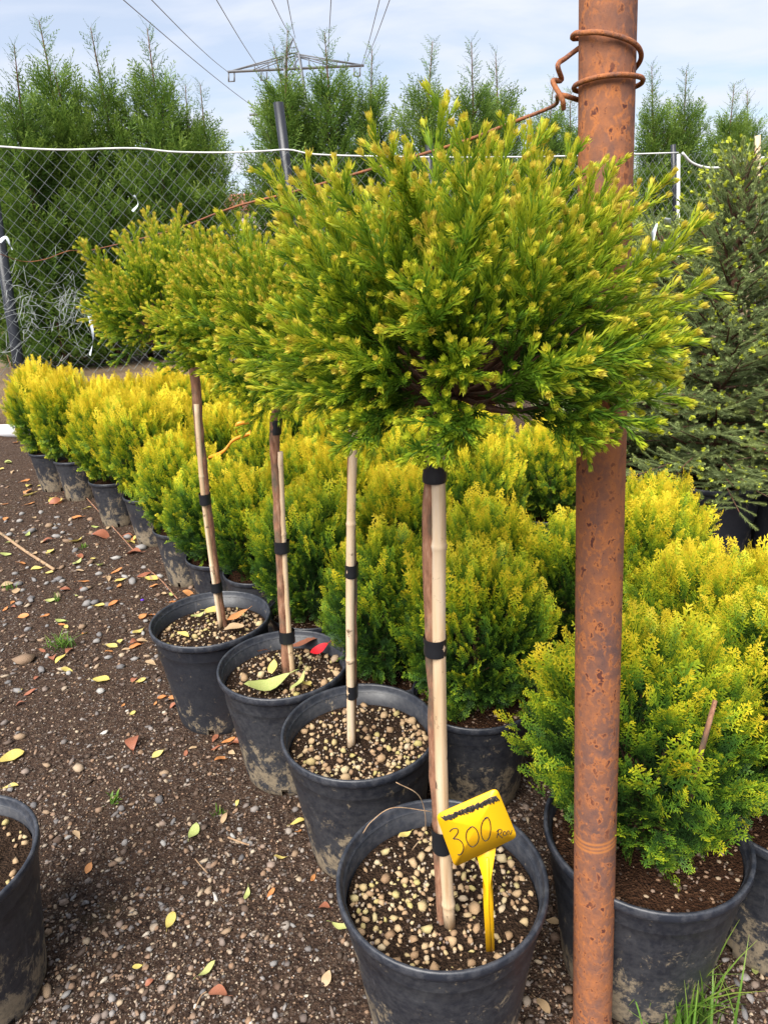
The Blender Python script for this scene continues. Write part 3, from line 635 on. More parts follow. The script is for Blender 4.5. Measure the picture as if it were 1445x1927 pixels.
# ------------------------------------------------------------------ golden balls
BALLS = [thuja_crown(s) for s in (11, 12)]
POTC = {}
ri = np.random.default_rng(21)
for i, s in enumerate(SHRUBS):
    key = (round(s['R'], 3), round(s['hp'], 3))
    if key not in POTC: POTC[key] = pot_meshes(s['R'], s['hp'], M['pot_dusty'], M['soil_red'], 0.03)
    w, rm, so = POTC[key]
    r = link('potted_golden_conifer', None, loc=(s['p'][0], s['p'][1], float(gz(*s['p'])) - 0.002), rot=(0, 0, 0 if abs(s['R'] - .187) < .001 else ri.uniform(0, 6.28)))
    tag(r, s['label'] or BALL, 'potted shrub', 'golden conifer balls in pots')
    p = link('pot', w, r); link('rim', rm, p); link('soil', so, r)
    if math.hypot(*s['p']) < 2.3:
        ch_ = MB(); sr_ = np.random.default_rng(i); Vi_, Fi_ = ico()
        for kk in range(420):
            aa = sr_.uniform(0, 6.283); qq = s['R'] * .9 * math.sqrt(sr_.uniform()); zz = sr_.uniform(.0015, .006)
            ch_.add((Vi_ * np.array([1, sr_.uniform(.4, 1), .4]) * zz) @ np.array(Matrix.Rotation(sr_.uniform(0, 6), 3, 'Z')) + np.array([qq * math.cos(aa), qq * math.sin(aa), s['hp'] - .03 + zz * .3]), Fi_, sr_.choice([.02, .1, .45, .5, .46, .8]))
        gg = link('bark_chips', ch_.mesh('bark_chips', M['gravel'], False), r); gg['kind'] = 'stuff'
    s['cr'] *= 0.95; hz = s['ch'] / 2 * 1.12; zc = -0.045 + s['hp'] - 0.015 + hz * 0.96 + s['lift']; b = BALLS[i % 2]
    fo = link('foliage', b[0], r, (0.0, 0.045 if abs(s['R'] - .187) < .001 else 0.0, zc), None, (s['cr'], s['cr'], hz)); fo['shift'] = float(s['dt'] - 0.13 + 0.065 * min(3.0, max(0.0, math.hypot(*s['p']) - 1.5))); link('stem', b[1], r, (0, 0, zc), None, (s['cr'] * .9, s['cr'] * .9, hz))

sR = SHRUBS[10]; rR = [o for o in COL.objects if o.name.startswith('potted_golden') and abs(o.location.x - sR['p'][0]) < 1e-4][0]
bb = [np.array(rR.location) + np.array([0.0, 0.03, sR['hp'] - .04]), at_y(1285, 1520, sR['p'][1] - .06), at_y(1306, 1460, sR['p'][1] - .125), at_y(1330, 1372, sR['p'][1] - .15), at_y(1345, 1318, sR['p'][1] - .135)]
rR.rotation_euler = (0, 0, 0); V, F = tube(spline(np.array(bb) - np.array(rR.location), 12), np.linspace(.006, .0035, 12), 7); link('bare_branch', mesh('bare_branch', V, F, M['bark']), rR)
# ------------------------------------------------------------------ standard trees
SOILZ = HP - 0.055
CROWNS = [crypto_crown(31, 0.205, 0.15, 78), crypto_crown(32, 0.19, 0.16, 62, 4)]
def bamboo_mesh(path, r, nodes):
    P = spline(path, 60); L = np.concatenate([[0], np.cumsum(np.linalg.norm(np.diff(P, axis=0), axis=1))]); L /= L[-1]
    # resample with extra rings at the joints
    us = sorted(set(list(np.linspace(0, 1, 24)) + [u + d for u in nodes for d in (-0.012, -0.004, 0, 0.004, 0.012)])); us = [u for u in us if 0 <= u <= 1]
    Q = np.stack([np.interp(us, L, P[:, j]) for j in range(3)], 1)
    R = np.array([r * (1 + max((0.16 * max(0, 1 - abs(u - n) / 0.009) for n in nodes), default=0)) * (1 - 0.06 * u) for u in us]); return tube(Q, R, 12)
def trunk_mesh(path, r0, r1, seed):
    rng = np.random.default_rng(seed); P = spline(path, 40); P[:, :2] += rng.normal(size=(40, 2)) * 0.0008
    R = np.linspace(r0, r1, 40) * (1 + 0.06 * rng.normal(size=40)); return tube(P, R, 12)
pebV = [];
rp = np.random.default_rng(77)
for k in range(8):
    V, F = ico(); V = V * (1 + rp.normal(size=(12, 1)) * 0.24) * np.array([1, rp.uniform(.7, 1), rp.uniform(.55, .85)])
    pebV.append(mesh('pebble', V, F, M['pumice'], None, k % 4 == 0))
STD = [  # pixel paths, bottom first
    dict(trunk=[(833, 1735), (822, 1500), (812, 1215), (808, 1000), (812, 880), (822, 800), (845, 735)], cane=[(846, 1742), (832, 1500), (826, 1215), (826, 985), (824, 900), (822, 835)], rt=(0.0095, 0.0105), rc=0.0105,
         nodes=[0.06, 0.83], tape=[(820, 885, 0.019, 40), (819, 1213, 0.0165, 32), (827, 1575, 0.0165, 42)], front=0.012, crown=(0, (860, 640), 0.765, 0.0), npeb=295, seed=1,
         label='standard conifer tree carrying the largest crown, with a yellow price tag in its pot', crot=0.4),
    dict(trunk=[(664, 1400), (666, 1200), (664, 1000), (660, 880), (664, 770), (670, 720)], cane=[(661, 1408), (659, 1220), (659, 1080), (661, 960), (666, 800)], rt=(0.007, 0.008), rc=0.0098,
         nodes=[0.31, 0.73], tape=[(659, 1072, 0.0125, 24), (659, 1298, 0.0125, 24)], front=0.012, crown=(1, (622, 655), 0.80, 0.05), npeb=290, seed=2,
         label='standard conifer tree supported by a pale straight cane, no leaves in its pot', crot=2.0),
    dict(trunk=[(540, 1270), (530, 1100), (524, 950), (517, 840), (522, 770), (530, 700)], cane=[(551, 1272), (541, 1150), (533, 1000), (527, 850)], rt=(0.013, 0.0125), rc=0.008,
         nodes=[0.2, 0.66], tape=[(519, 803, 0.0185, 28), (529, 1028, 0.0165, 22), (538, 1197, 0.0165, 22)], front=0.004, crown=(0, (475, 612), 0.64, -0.04), npeb=130, seed=3,
         label='standard conifer tree with bright red and large green leaves in its pot', crot=3.6),
    dict(trunk=[(422, 1180), (406, 1080), (390, 950), (377, 830), (366, 700), (352, 640)], cane=[(416, 1180), (399, 1060), (382, 920), (370, 760)], rt=(0.0125, 0.0135), rc=0.008,
         nodes=[0.3, 0.7], tape=[(388, 938, 0.0185, 20), (410, 1103, 0.0165, 18)], front=0.010, crown=(1, (318, 590), 0.70, 0.0), npeb=170, seed=4,
         label='leaning standard conifer tree farthest along the row from the rusty pole', crot=5.0)]
for i, (pt_, st) in enumerate(zip(POTS, STD)):
    R = pt_['R']; bx, by = pt_['p']; bz = float(gz(bx, by)) - 0.002; base = np.array([bx, by, bz]); rng = np.random.default_rng(100 + i)
    r = link('potted_standard_tree', None, loc=base); tag(r, st['label'], 'potted tree', 'standard trees in a row')
    w, rm, so = pot_meshes(R, HP, M['pot_dusty'] if i < 3 else M['pot'], M['soil'], 0.055)
    p = link('pot', w, r); link('rim', rm, p); sl = link('soil', so, r)
    b0 = at_z(*st['trunk'][0], bz + SOILZ - 0.004); Y = b0[1]
    def tp(q, dy=0.0): return at_y(q[0], q[1], Y + dy) - base
    V, F = trunk_mesh([tp(st['trunk'][0]) - np.array([0, 0, .02])] + [tp(q) for q in st['trunk']], *st['rt'], st['seed']); link('trunk', mesh('trunk', V, F, M['bark']), r)
    V, F = bamboo_mesh([tp(q, -st['front']) for q in st['cane']], st['rc'], st['nodes']); link('cane', mesh('cane', V, F, M['bamboo']), r)
    for tx, ty, tr_, th in st['tape']:
        ip = lambda pts, yy: np.interp(yy, [q[1] for q in pts][::-1], [q[0] for q in pts][::-1]); has = ty > st['cane'][-1][1] - 5
        def mid(yy):
            t_ = tp((ip(st['trunk'], yy), yy)); c_ = tp((ip(st['cane'], yy), yy), -st['front']) if has else t_; return (t_ + c_) / 2, abs(t_[0] - c_[0]) / 2
        (c0, sx), (c1, _) = mid(ty + th / 2), mid(ty - th / 2); rr_ = max(st['rt'] + (st['rc'],)) + 0.0018; tr_ = sx + rr_; ry_ = (st['front'] / 2 if has else 0) + rr_
        a = np.linspace(0, 2 * np.pi, 20, endpoint=False); VV = []
        for u in np.linspace(0, 1, 5):
            cc = c0 + (c1 - c0) * u; e = 1 + 0.03 * math.sin(9 * u)
            VV.append(np.stack([cc[0] + tr_ * e * np.cos(a) * 1.0, cc[1] + ry_ * e * np.sin(a), cc[2] + 0 * a], 1))
        Q = [(k * 20 + j, k * 20 + (j + 1) % 20, (k + 1) * 20 + (j + 1) % 20, (k + 1) * 20 + j) for k in range(4) for j in range(20)]
        link('tape', mesh('tape', np.concatenate(VV), quads(Q), M['tape']), r)
    ci, cpx, cs, cdy = st['crown']; cc = at_y(cpx[0], cpx[1], Y + cdy) - base; cm = CROWNS[ci]
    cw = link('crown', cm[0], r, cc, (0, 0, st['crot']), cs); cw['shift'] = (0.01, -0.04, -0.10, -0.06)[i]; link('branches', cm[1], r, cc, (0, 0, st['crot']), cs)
    # pumice pebbles on the soil, each one a piece of its own
    done = []; tries = 0; ri_ = R * 0.93 - 0.012
    while len(done) < st['npeb'] and tries < 6000:
        tries += 1; a = rng.uniform(0, 6.283); q = ri_ * math.sqrt(rng.uniform()); x, y = q * math.cos(a), q * math.sin(a); sz = min(max(rng.lognormal(math.log(0.0062), 0.42), 0.003), 0.0135)
        if i == 2 and rng.uniform() < 0.55 and x < 0.02: continue
        if i < 2 and math.sin(9 * x + 5 * i) * math.sin(11 * y + i) < -0.35 and rng.uniform() < .8: continue
        if math.hypot(x - b0[0] + bx, y - b0[1] + by) < 0.02 + sz: continue
        if any((x - u) ** 2 + (y - v) ** 2 < (0.66 * (sz + s_)) ** 2 for u, v, s_ in done): continue
        done.append((x, y, sz)); link('pebble', pebV[len(done) % 8], sl, (x, y, SOILZ + sz * 0.35), tuple(rng.uniform(-.5, .5, 2)) + (rng.uniform(0, 6),), sz)
    crumbs = MB(); Vi, Fi = ico()
    for k in range(500):
        a = rng.uniform(0, 6.283); q = ri_ * math.sqrt(rng.uniform()); sz = rng.uniform(0.0012, 0.0034); crumbs.add(Vi * sz * (1 + rng.normal(size=(12, 1)) * .2) + np.array([q * math.cos(a), q * math.sin(a), SOILZ + sz * .5]), Fi, rng.choice([0.1, .3, .45, .7, .85, .9]))
    c = link('grit', crumbs.mesh('grit', M['gravel']), sl); c['kind'] = 'stuff'

# ------------------------------------------------------------------ rusty pole and its wires
pb = at_z(1113, 1960, 0.0); dia = 0.068
d = ray(1143.5, 0); dep = 0.845; ptop = CAMP + d * (dep / (d[1] * _c - d[2] * _s))
pax = nrm(ptop - pb); PL = np.linalg.norm(ptop - pb) + 0.5
M['rust'] = mat_rust('rusty_steel_pole', 1.0, ring=(0.455, 0.462, 0.470))
pole = link('rusty_pole', None, loc=pb); pole.rotation_euler = Vector(pax).to_track_quat('Z', 'Y').to_euler()
tag(pole, 'thick rusty steel pipe pole standing before the golden conifers', 'pole')
prf = [(dia / 2, z) for z in np.linspace(-0.15, PL, 40)] + [(dia / 2 - 0.005, PL), (dia / 2 - 0.005, PL - 0.3)]
V, F = lathe(prf, 48); link('pipe', mesh('pipe', V, F, M['rust']), pole)
def pole_pt(px, py, off=0.0):                # on the visible front of the pole axis plane
    n = nrm(np.array([0, -1.0, 0])); return at_plane(px, py, pb + pax * ((at_y(px, py, pb[1])[2]) / pax[2]), n)
def pole_axis_at(px, py):
    d = ray(px, py); w0 = CAMP - pb; a, b, c = 1.0, d @ pax, 1.0; dd, e = d @ w0, pax @ w0
    return (e - b * dd) / (1 - b * b)
R_ = dia / 2 + 0.0042
s_hi, s_lo, s_mid = pole_axis_at(1190, 95), pole_axis_at(1140, 172), pole_axis_at(1100, 165)
xx = nrm(np.array([1.0, 0, 0]) - pax * pax[0]); yy = np.cross(pax, xx)
def pw(a, s, k=1.0): return pb + pax * s + (xx * math.cos(a) + yy * math.sin(a)) * R_ * k
pts = []
far = fence_pt(160, 486) + np.array([0, -0.05, 0])
def lw(px, py, t): Y = 1.27 + (far[1] - 1.27) * t; return at_y(px, py, Y)
run = [lw(0, 478, 1.0 - .12), lw(45, 492, .95), lw(85, 488, .96), lw(130, 472, .96), lw(165, 472, .93), lw(300, 440, .45), lw(420, 397, .20), lw(475, 380, .165), lw(545, 363, .14), lw(700, 318, .09), lw(860, 270, .055), lw(960, 232, .03), lw(1040, 200, .012)]
run += [pw(math.radians(170), s_lo + .002, 1.5), pw(math.radians(120), s_lo, 1.05)]
for k in range(0, 13): a = math.radians(90 - 30 * k); run.append(pw(a, s_lo + 0.004 + 0.006 * k / 12, 1.03 if k not in (3, 4) else 1.10))
for k in range(0, 10): a = math.radians(-270 - 30 * k); run.append(pw(a, s_lo + 0.010 + 0.0 * k + 0.055 * k / 9, 1.03 if k not in (7,) else 1.12))
a_end = math.radians(-270 - 270); run += [pw(a_end - .5, s_lo + .066, 1.08), pw(a_end - 1.3, s_lo + .07, 1.05), pw(math.radians(160), s_lo + 0.045, 1.25), pw(math.radians(195), s_lo + 0.028, 1.75), pw(math.radians(185), s_lo + 0.015, 1.5), pw(math.radians(190), s_lo + 0.012, 1.85), pw(math.radians(200), s_lo - 0.01, 1.7), pw(math.radians(195), s_lo - 0.02, 1.55)]
V, F = tube(spline(run, 330), 0.0031, 7)
tag(link('rusty_wire', mesh('rusty_wire', V, F, M['rust_wire'])), 'rusty wire wound round the pole top and stretched to the fence', 'wire')
coil = []
for k in range(46): a = k * 0.43; coil.append(pb + pax * (0.012 + 0.022 * (k / 46) + 0.005 * math.sin(3 * a)) + (xx * math.cos(a) + yy * math.sin(a)) * (dia / 2 + 0.003 + 0.002 * math.sin(k)))
coil += [coil[-1] + np.array([-0.03, -0.01, 0.02]), coil[-1] + np.array([-0.04, 0.0, 0.05])]
V, F = tube(spline(coil, 200), 0.0016, 5); tag(link('wire_coil', mesh('wire_coil', V, F, M['rust_wire'])), 'thin rusty wire coiled round the foot of the rusty pole', 'wire')

# ------------------------------------------------------------------ price tag
tb = at_z(922, 1790, SOILZ); tn = nrm(np.array([-0.10, -1.0, -0.05]))
def tpz(px, py, off=0.0): return at_plane(px, py, tb, tn) + tn * off
def zpx(x, y): return 600 + x / 1.71, 1380 + y / 1.71
tagr = link('price_tag', None, loc=tb); tag(tagr, 'yellow plastic price tag reading 300 Ron stuck in the front pot', 'price tag')
def rounded(corners, r, n=6):
    out = []
    for i in range(len(corners)):
        a, b, c = corners[i - 1], corners[i], corners[(i + 1) % len(corners)]; u, v = nrm(a - b), nrm(c - b)
        for t in np.linspace(0, 1, n): out.append((1 - t) ** 2 * (b + u * r) + 2 * t * (1 - t) * b + t * t * (b + v * r))
    return np.array(out)
def slab(outline, th, nn):
    n = len(outline); A = outline + nn * th / 2; B = outline - nn * th / 2; V = np.concatenate([A, B, [A.mean(0)], [B.mean(0)]]); F = []
    for i in range(n):
        j = (i + 1) % n; F += [(2 * n, i, j), (2 * n + 1, n + j, n + i), (i, n + i, n + j), (i, n + j, j)]
    return V, np.array(F)
cor = [tpz(*zpx(*q)) - tb for q in [(376, 262), (437, 429), (638, 333), (572, 176)]]
V, F = slab(rounded(cor, 0.010), 0.0022, tn); plate = link('plate', mesh('plate', V, F, M['yellow'], smooth=False), tagr)
st_o = [tpz(*zpx(*q)) - tb for q in [(508, 398), (524, 424), (530, 560), (541, 716), (567, 708), (561, 560), (556, 410), (569, 372)]] + []
st_o[3] -= np.array([0, 0, .03]); st_o[4] -= np.array([0, 0, .03])
V, F = slab(np.array(st_o) - tn * 0.0027, 0.0026, tn); stem = link('stem', mesh('stem', V, F, M['yellow'], smooth=False), tagr)
rg = [tpz(*zpx(*q), 0.0) - tb for q in [(541, 400), (543, 560), (553, 700)]]
V, F = tube(np.array(rg), 0.0022, 6); link('ridge', mesh('ridge', V, F, M['yellow']), tagr)
def stroke(mb, q, w): P = spline([tpz(*zpx(*a), 0.0013) - tb for a in q], max(10, len(q) * 5)); mb.add(*tube(P, w, 5))
ink = MB()
stroke(ink, [(420, 314), (430, 305), (444, 304), (447, 316), (438, 330), (432, 337), (446, 338), (459, 348), (465, 364), (461, 381), (452, 389), (446, 387)], 0.00085)
stroke(ink, [(490, 299), (477, 311), (473, 332), (479, 352), (493, 363), (508, 353), (514, 332), (507, 309), (494, 298), (484, 302)], 0.00085)
stroke(ink, [(540, 269), (527, 281), (521, 305), (524, 331), (534, 344), (546, 335), (552, 310), (550, 284), (542, 268), (532, 272)], 0.00085)
stroke(ink, [(572, 334), (575, 320), (578, 306)], 0.0007); stroke(ink, [(571, 314), (580, 306), (588, 311), (584, 319), (576, 323), (582, 328), (590, 334)], 0.0007)
stroke(ink, [(596, 313), (592, 318), (594, 326), (600, 326), (602, 318), (597, 313)], 0.0007)
stroke(ink, [(607, 325), (606, 313), (611, 312), (614, 322), (618, 320), (620, 309)], 0.0007)
link('writing', ink.mesh('writing', M['ink']), plate)
scr = MB(); rr = np.random.default_rng(4)
for rep in range(4):
    q = []
    for k in range(40):
        u = k / 39; cx_, cy_ = 402 + 172 * u, 274 - 68 * u; o = (9 if k % 2 else -9) * rr.uniform(.35, 1.0) + rr.normal() * 1.5; q.append((cx_ + o * 0.35 + rr.normal() * 4, cy_ + o))
    stroke(scr, q, 0.0009)
for off in (-6, 0, 5): stroke(scr, [(402 + 172 * u + off * .35, 274 - 68 * u + off + rr.normal() * 1.5) for u in np.linspace(0.02, 0.98, 9)], 0.0008)
link('crossed_out_line', scr.mesh('crossed_out_line', M['ink_grey']), plate)

# ------------------------------------------------------------------ spruces at the right
SPR = [spruce(41, 1.35, 0.46, 190, 0.65), spruce(42, 1.15, 0.48, 165, 0.25)]
bigpot = pot_meshes(0.235, 0.40, M['pot'], M['soil'], 0.04)
def spruce_at(px, py, Rk, v, s, label):
    p = at_z(px, py, 0.40); r = link('potted_spruce', None, loc=(p[0], p[1], float(gz(p[0], p[1])) - 0.002), rot=(0, 0, v * 2.2)); tag(r, label, 'potted tree', 'dark spruces in big pots')
    o = link('pot', bigpot[0], r); link('rim', bigpot[1], o); link('soil', bigpot[2], r); link('crown', SPR[v][0], r, (0, 0, 0.345), None, s); link('trunk', SPR[v][1], r, (0, 0, 0.345), None, s)
spruce_at(1335, 893, 0.23, 0, 1.0, 'dark spruce with bright yellow green buds, pointed top below the fence cable')
spruce_at(1215, 862, 0.23, 1, 0.95, 'darker low spruce half hidden behind the rusty pole')
spruce_at(1520, 900, 0.23, 1, 1.0, 'dark spruce cut off beside the bud tipped spruce, white tag near its top')
spruce_at(1190, 800, 0.23, 0, 0.85, 'smaller bud tipped spruce behind the rusty pole with a white tag')
def stake(px, py0, py1, Y, r, mat, name, label):
    a, b = at_y(px, py0, Y), at_y(px - 1, py1, Y); dn = b.copy(); dn[2] = gz(dn[0], dn[1]) - 0.05
    V, F = tube([dn, b, a], r, 9); tag(link(name, mesh(name, V, F, mat)), label, 'stake')
stake(1425, 255, 420, 4.6, 0.016, M['bamboo'], 'bamboo_stake', 'weathered bamboo stake rising beside the bud tipped spruce')
stake(1276, 290, 560, 4.9, 0.010, M['pvc'], 'white_stake', 'white stake where the slack white cable starts')
def leaf_card(name, quad, mat, label, cat):
    A, B, C, D = quad; n = nrm(np.cross(B - A, D - A)); ring = rounded([A, B, C, D], 0.004, 3); V, F = slab(ring, 0.001, n); tag(link(name, mesh(name, V, F, mat, smooth=False)), label, cat)
def card(px, Y, name, label): leaf_card(name, [at_y(a, b, Y + k * 0.02) for k, (a, b) in enumerate(px)], M['plastic_white'], label, 'tag')
card([(1228, 462), (1237, 420), (1233, 422), (1225, 438)], 2.9, 'plant_tag', 'white curled plant tag hanging in the spruce behind the pole')
card([(1250, 410), (1262, 411), (1261, 424), (1249, 422)], 2.95, 'plant_tag', 'small square white plant tag in the spruce behind the pole')
card([(1422, 402), (1445, 398), (1460, 425), (1430, 414)], 3.0, 'plant_tag', 'white folded plant tag on the spruce beside the bamboo stake')

# ------------------------------------------------------------------ pot cut off at the left edge
q = at_z(49, 1618, HP); lp = (q[0] - 0.187, q[1] + 0.01)
r = link('potted_plant', None, loc=(lp[0], lp[1], float(gz(*lp)) - 0.002)); tag(r, 'empty looking black pot of pebbly soil alone on the path side', 'plant pot')
w, rm, so = pot_meshes(0.187, HP, M['pot_dusty'], M['soil'], 0.04); p = link('pot', w, r); link('rim', rm, p); sl = link('soil', so, r); rng = np.random.default_rng(9)
for k in range(110):
    a = rng.uniform(0, 6.283); qq = 0.16 * math.sqrt(rng.uniform()); sz = rng.uniform(.004, .009); link('pebble', pebV[k % 8], sl, (qq * math.cos(a), qq * math.sin(a), HP - 0.04 + sz * .35), (0, 0, rng.uniform(0, 6)), sz)

# ------------------------------------------------------------------ loose gravel (uncountable) and single larger stones
rg = np.random.default_rng(55)
def blocked(x, y):
    b = np.zeros(np.shape(x), bool)
    for s in SHRUBS: b |= np.hypot(x - s['p'][0], y - s['p'][1]) < s['R'] * 0.74
    for s in POTS: b |= np.hypot(x - s['p'][0], y - s['p'][1]) < s['R'] * 0.74
    b |= np.hypot(x - lp[0], y - lp[1]) < 0.14; b |= np.hypot(x - pb[0], y - pb[1]) < dia / 2 + .004
    return b
Vi, Fi = ico(); VT = [Vi * (1 + rg.normal(size=(12, 1)) * 0.2) * np.array([1, rg.uniform(.5, .95), rg.uniform(.32, .6)]) for _ in range(6)]
# pick positions evenly over the picture so that far ground is not over-filled
OCT = (np.array([(1, 0, 0), (-1, 0, 0), (0, 1, 0), (0, -1, 0), (0, 0, 1), (0, 0, -1)], float), np.array([(0, 2, 4), (2, 1, 4), (1, 3, 4), (3, 0, 4), (2, 0, 5), (1, 2, 5), (3, 1, 5), (0, 3, 5)]))
VO = [OCT[0] * (1 + rg.normal(size=(6, 1)) * .25) * np.array([1, rg.uniform(.5, 1), rg.uniform(.35, .7)]) for _ in range(6)]
def spread(N, med, sig, lo, hi, temps, faces, cols, w):
    px = rg.uniform(-40, 1485, N); py = 815 + (1990 - 815) * rg.uniform(size=N) ** 0.9          # even over the visible ground
    keep = (px < 700) | (py > 1400); px, py = px[keep], py[keep]; Q = np.array([at_z(a, b, 0.0) for a, b in zip(px, py)]); X, Y = Q[:, 0], Q[:, 1]
    ok = (~blocked(X, Y)) & (Y < 6.3 + FA * X) & (Y > 0.2); X, Y = X[ok], Y[ok]; K = len(X); dist = np.hypot(X, Y)
    patch = np.sin(5.3 * X + 2 * np.sin(2.1 * Y)) * np.sin(4.1 * Y + 1.3 + np.sin(3 * X)); ok = rg.uniform(size=K) < np.clip(0.85 + 0.5 * patch, .25, 1); X, Y, dist = X[ok], Y[ok], dist[ok]; K = len(X)
    sz = np.clip(rg.lognormal(math.log(med), sig, K), lo, hi) * np.clip(0.7 + dist * 0.30, 0.9, 2.2)
    R = frames(nrm(np.array([0, 0, 1.0]) + rg.normal(size=(K, 3)) * 0.22), rg); P = np.stack([X, Y, gz(X, Y) + sz * 0.22], 1); tn_ = rg.choice(cols, K, p=w) + rg.normal(size=K) * .03; idx = np.arange(K) % 6
    return concat([scatter((temps[k], faces, np.zeros(len(temps[k]))), R[idx == k], sz[idx == k], P[idx == k], tn_[idx == k]) for k in range(6)])
cols = [0.02, 0.1, 0.2, 0.3, 0.45, 0.52, 0.62, 0.75, 0.82, 0.9, 0.97]
gv = concat([spread(9500, 0.0042, 0.42, 0.002, 0.0105, VT, Fi, cols, [.12, .16, .11, .11, .20, .10, .06, .07, .045, .02, .005]), spread(34000, 0.0024, 0.42, 0.001, 0.006, VO, OCT[1], cols, [.22, .20, .08, .07, .19, .08, .04, .06, .04, .015, .005])])
tag(link('gravel', mesh('gravel', *gv[:2], M['gravel'], gv[2], False)), 'small mixed brown and grey gravel scattered over the soil', 'gravel', kind='stuff')
stones = {}
for nm in ('stone_grey', 'stone_tan'):
    stones[nm] = []
    for k in range(5):
        V = Vi * (1 + rg.normal(size=(12, 1)) * 0.2) * np.array([1, rg.uniform(.45, .8), rg.uniform(.25, .5)]); stones[nm].append(mesh('stone', V, Fi, M[nm]))
SPX = [(48, 1243, 20, 't'), (22, 1480, 14, 'g'), (125, 1872, 12, 'g'), (38, 1385, 14, 't'), (88, 1440, 9, 't'), (148, 1446, 14, 't'), (64, 1513, 11, 'g'), (327, 1545, 9, 'g'), (310, 1455, 12, 't'), (395, 1655, 9, 't'), (393, 1672, 10, 't'), (428, 1752, 11, 't'),
       (233, 1745, 9, 't'), (225, 1619, 8, 't'), (515, 1812, 10, 'g'), (270, 1912, 10, 'g'), (452, 1560, 8, 'g'), (455, 1612, 9, 'g'), (138, 1690, 8, 'g'), (348, 1660, 8, 'g'), (357, 1550, 8, 't'), (300, 1505, 14, 'g'), (555, 1604, 9, 't'), (90, 1753, 10, 't'), (90, 1866, 16, 't'),
       (35, 1300, 12, 'g'), (250, 1095, 12, 'g'), (160, 1110, 10, 'g'), (130, 1020, 12, 't'), (60, 1000, 12, 'g'), (300, 1085, 10, 'g'), (205, 1235, 10, 'g'), (155, 1180, 9, 't'), (165, 1135, 12, 'g'), (60, 1130, 11, 'g'), (110, 1090, 12, 'g'), (170, 1060, 11, 't'),
       (190, 1300, 10, 'g'), (80, 1260, 14, 'g'), (240, 1010, 12, 'g'), (268, 1030, 12, 'g'), (220, 1050, 11, 'g'), (1352, 1765, 10, 'g'), (1385, 1845, 11, 'g'), (1430, 1790, 12, 't'), (1395, 1730, 11, 't'), (1340, 1700, 9, 'g'), (1378, 1660, 9, 't'), (1420, 1700, 10, 'g'), (1400, 1905, 14, 'g'), (700, 1500, 6, 't')]
for k in range(60): SPX.append((rg.uniform(0, 600), rg.uniform(1150, 1925), rg.uniform(5, 9), rg.choice(['g', 't'])))
for k in range(80): b = rg.uniform(960, 1290); SPX.append((rg.uniform(0, 60 + (b - 850) * .75), b, rg.uniform(5, 10), rg.choice(['g', 'g', 't'])))
for a, b, s, c in SPX:
    p_ = at_z(a, b, 0.0)
    if blocked(p_[0], p_[1]): continue
    dp = p_[1] * _c + CAMZ * _s; r_ = s / FPX * dp; nm = 'stone_grey' if c == 'g' else 'stone_tan'
    o = link('stone', stones[nm][int(rg.integers(5))], None, (p_[0], p_[1], float(gz(p_[0], p_[1])) + r_ * 0.18), (rg.normal() * .12, rg.normal() * .12, rg.uniform(0, 6)), r_)
    tag(o, ('single grey pebble larger than the gravel around it' if c == 'g' else 'single tan pebble larger than the gravel around it'), 'stone', 'grey stones on the soil' if c == 'g' else 'tan stones on the soil')

# ------------------------------------------------------------------ fallen leaves
def leaf_mesh(seed, mat, wide=0.42):
    rng = np.random.default_rng(seed); n = 9; u = np.linspace(0, 1, n); w = wide * np.sin(np.pi * u ** 0.8) ** 0.9 * 0.5; cup = rng.uniform(.1, .5); bend = rng.uniform(-.35, .35)
    z = bend * (u - .5) ** 2 * 1.2 + 0.05 * np.sin(6 * u + seed)
    V = np.concatenate([np.stack([u - .5, -w, z + cup * w * .8], 1), np.stack([u - .5, 0 * w, z], 1), np.stack([u - .5, w, z + cup * w * .8 + rng.normal(size=n) * .01], 1)])
    Q = [(k * n + i, k * n + i + 1, (k + 1) * n + i + 1, (k + 1) * n + i) for k in range(2) for i in range(n - 1)]; F = quads(Q)
    Vs, Fs = tube([(.5, 0, z[-1]), (.62, .02, z[-1] + .02), (.72, .05, z[-1] + .01)], .010, 4); m = len(V)
    V = np.concatenate([V, Vs]); V[:, 2] -= V[:, 2].min(); return mesh('leaf', V, np.concatenate([F, Fs + m]), mat)
LM = {c: [leaf_mesh(k * 7 + j, m, wd) for k, wd in enumerate((.38, .5, .62))] for j, (c, (nm, m)) in enumerate(LEAFC.items())}
rl = np.random.default_rng(66)
def leaf(px, py, size, c, z=None, name='fallen_leaf', label=None, group=None, rz=None, k=None, tilt=.16):
    p_ = at_z(px, py, 0.0 if z is None else z); zz = float(gz(p_[0], p_[1])) + 0.004 if z is None else z
    if z is None and blocked(p_[0], p_[1]): return
    dp = p_[1] * _c - (zz - CAMZ) * _s; s = size / FPX * dp
    o = link(name, LM[c][int(rl.integers(3)) if k is None else k], None, (p_[0], p_[1], zz), (rl.normal() * tilt, rl.normal() * tilt, rl.uniform(0, 6.28) if rz is None else rz), s)
    tag(o, label or ('%s fallen leaf lying on the gravelly soil' % LEAFC[c][0]), 'leaf', group or '%s leaves on the soil' % LEAFC[c][0])
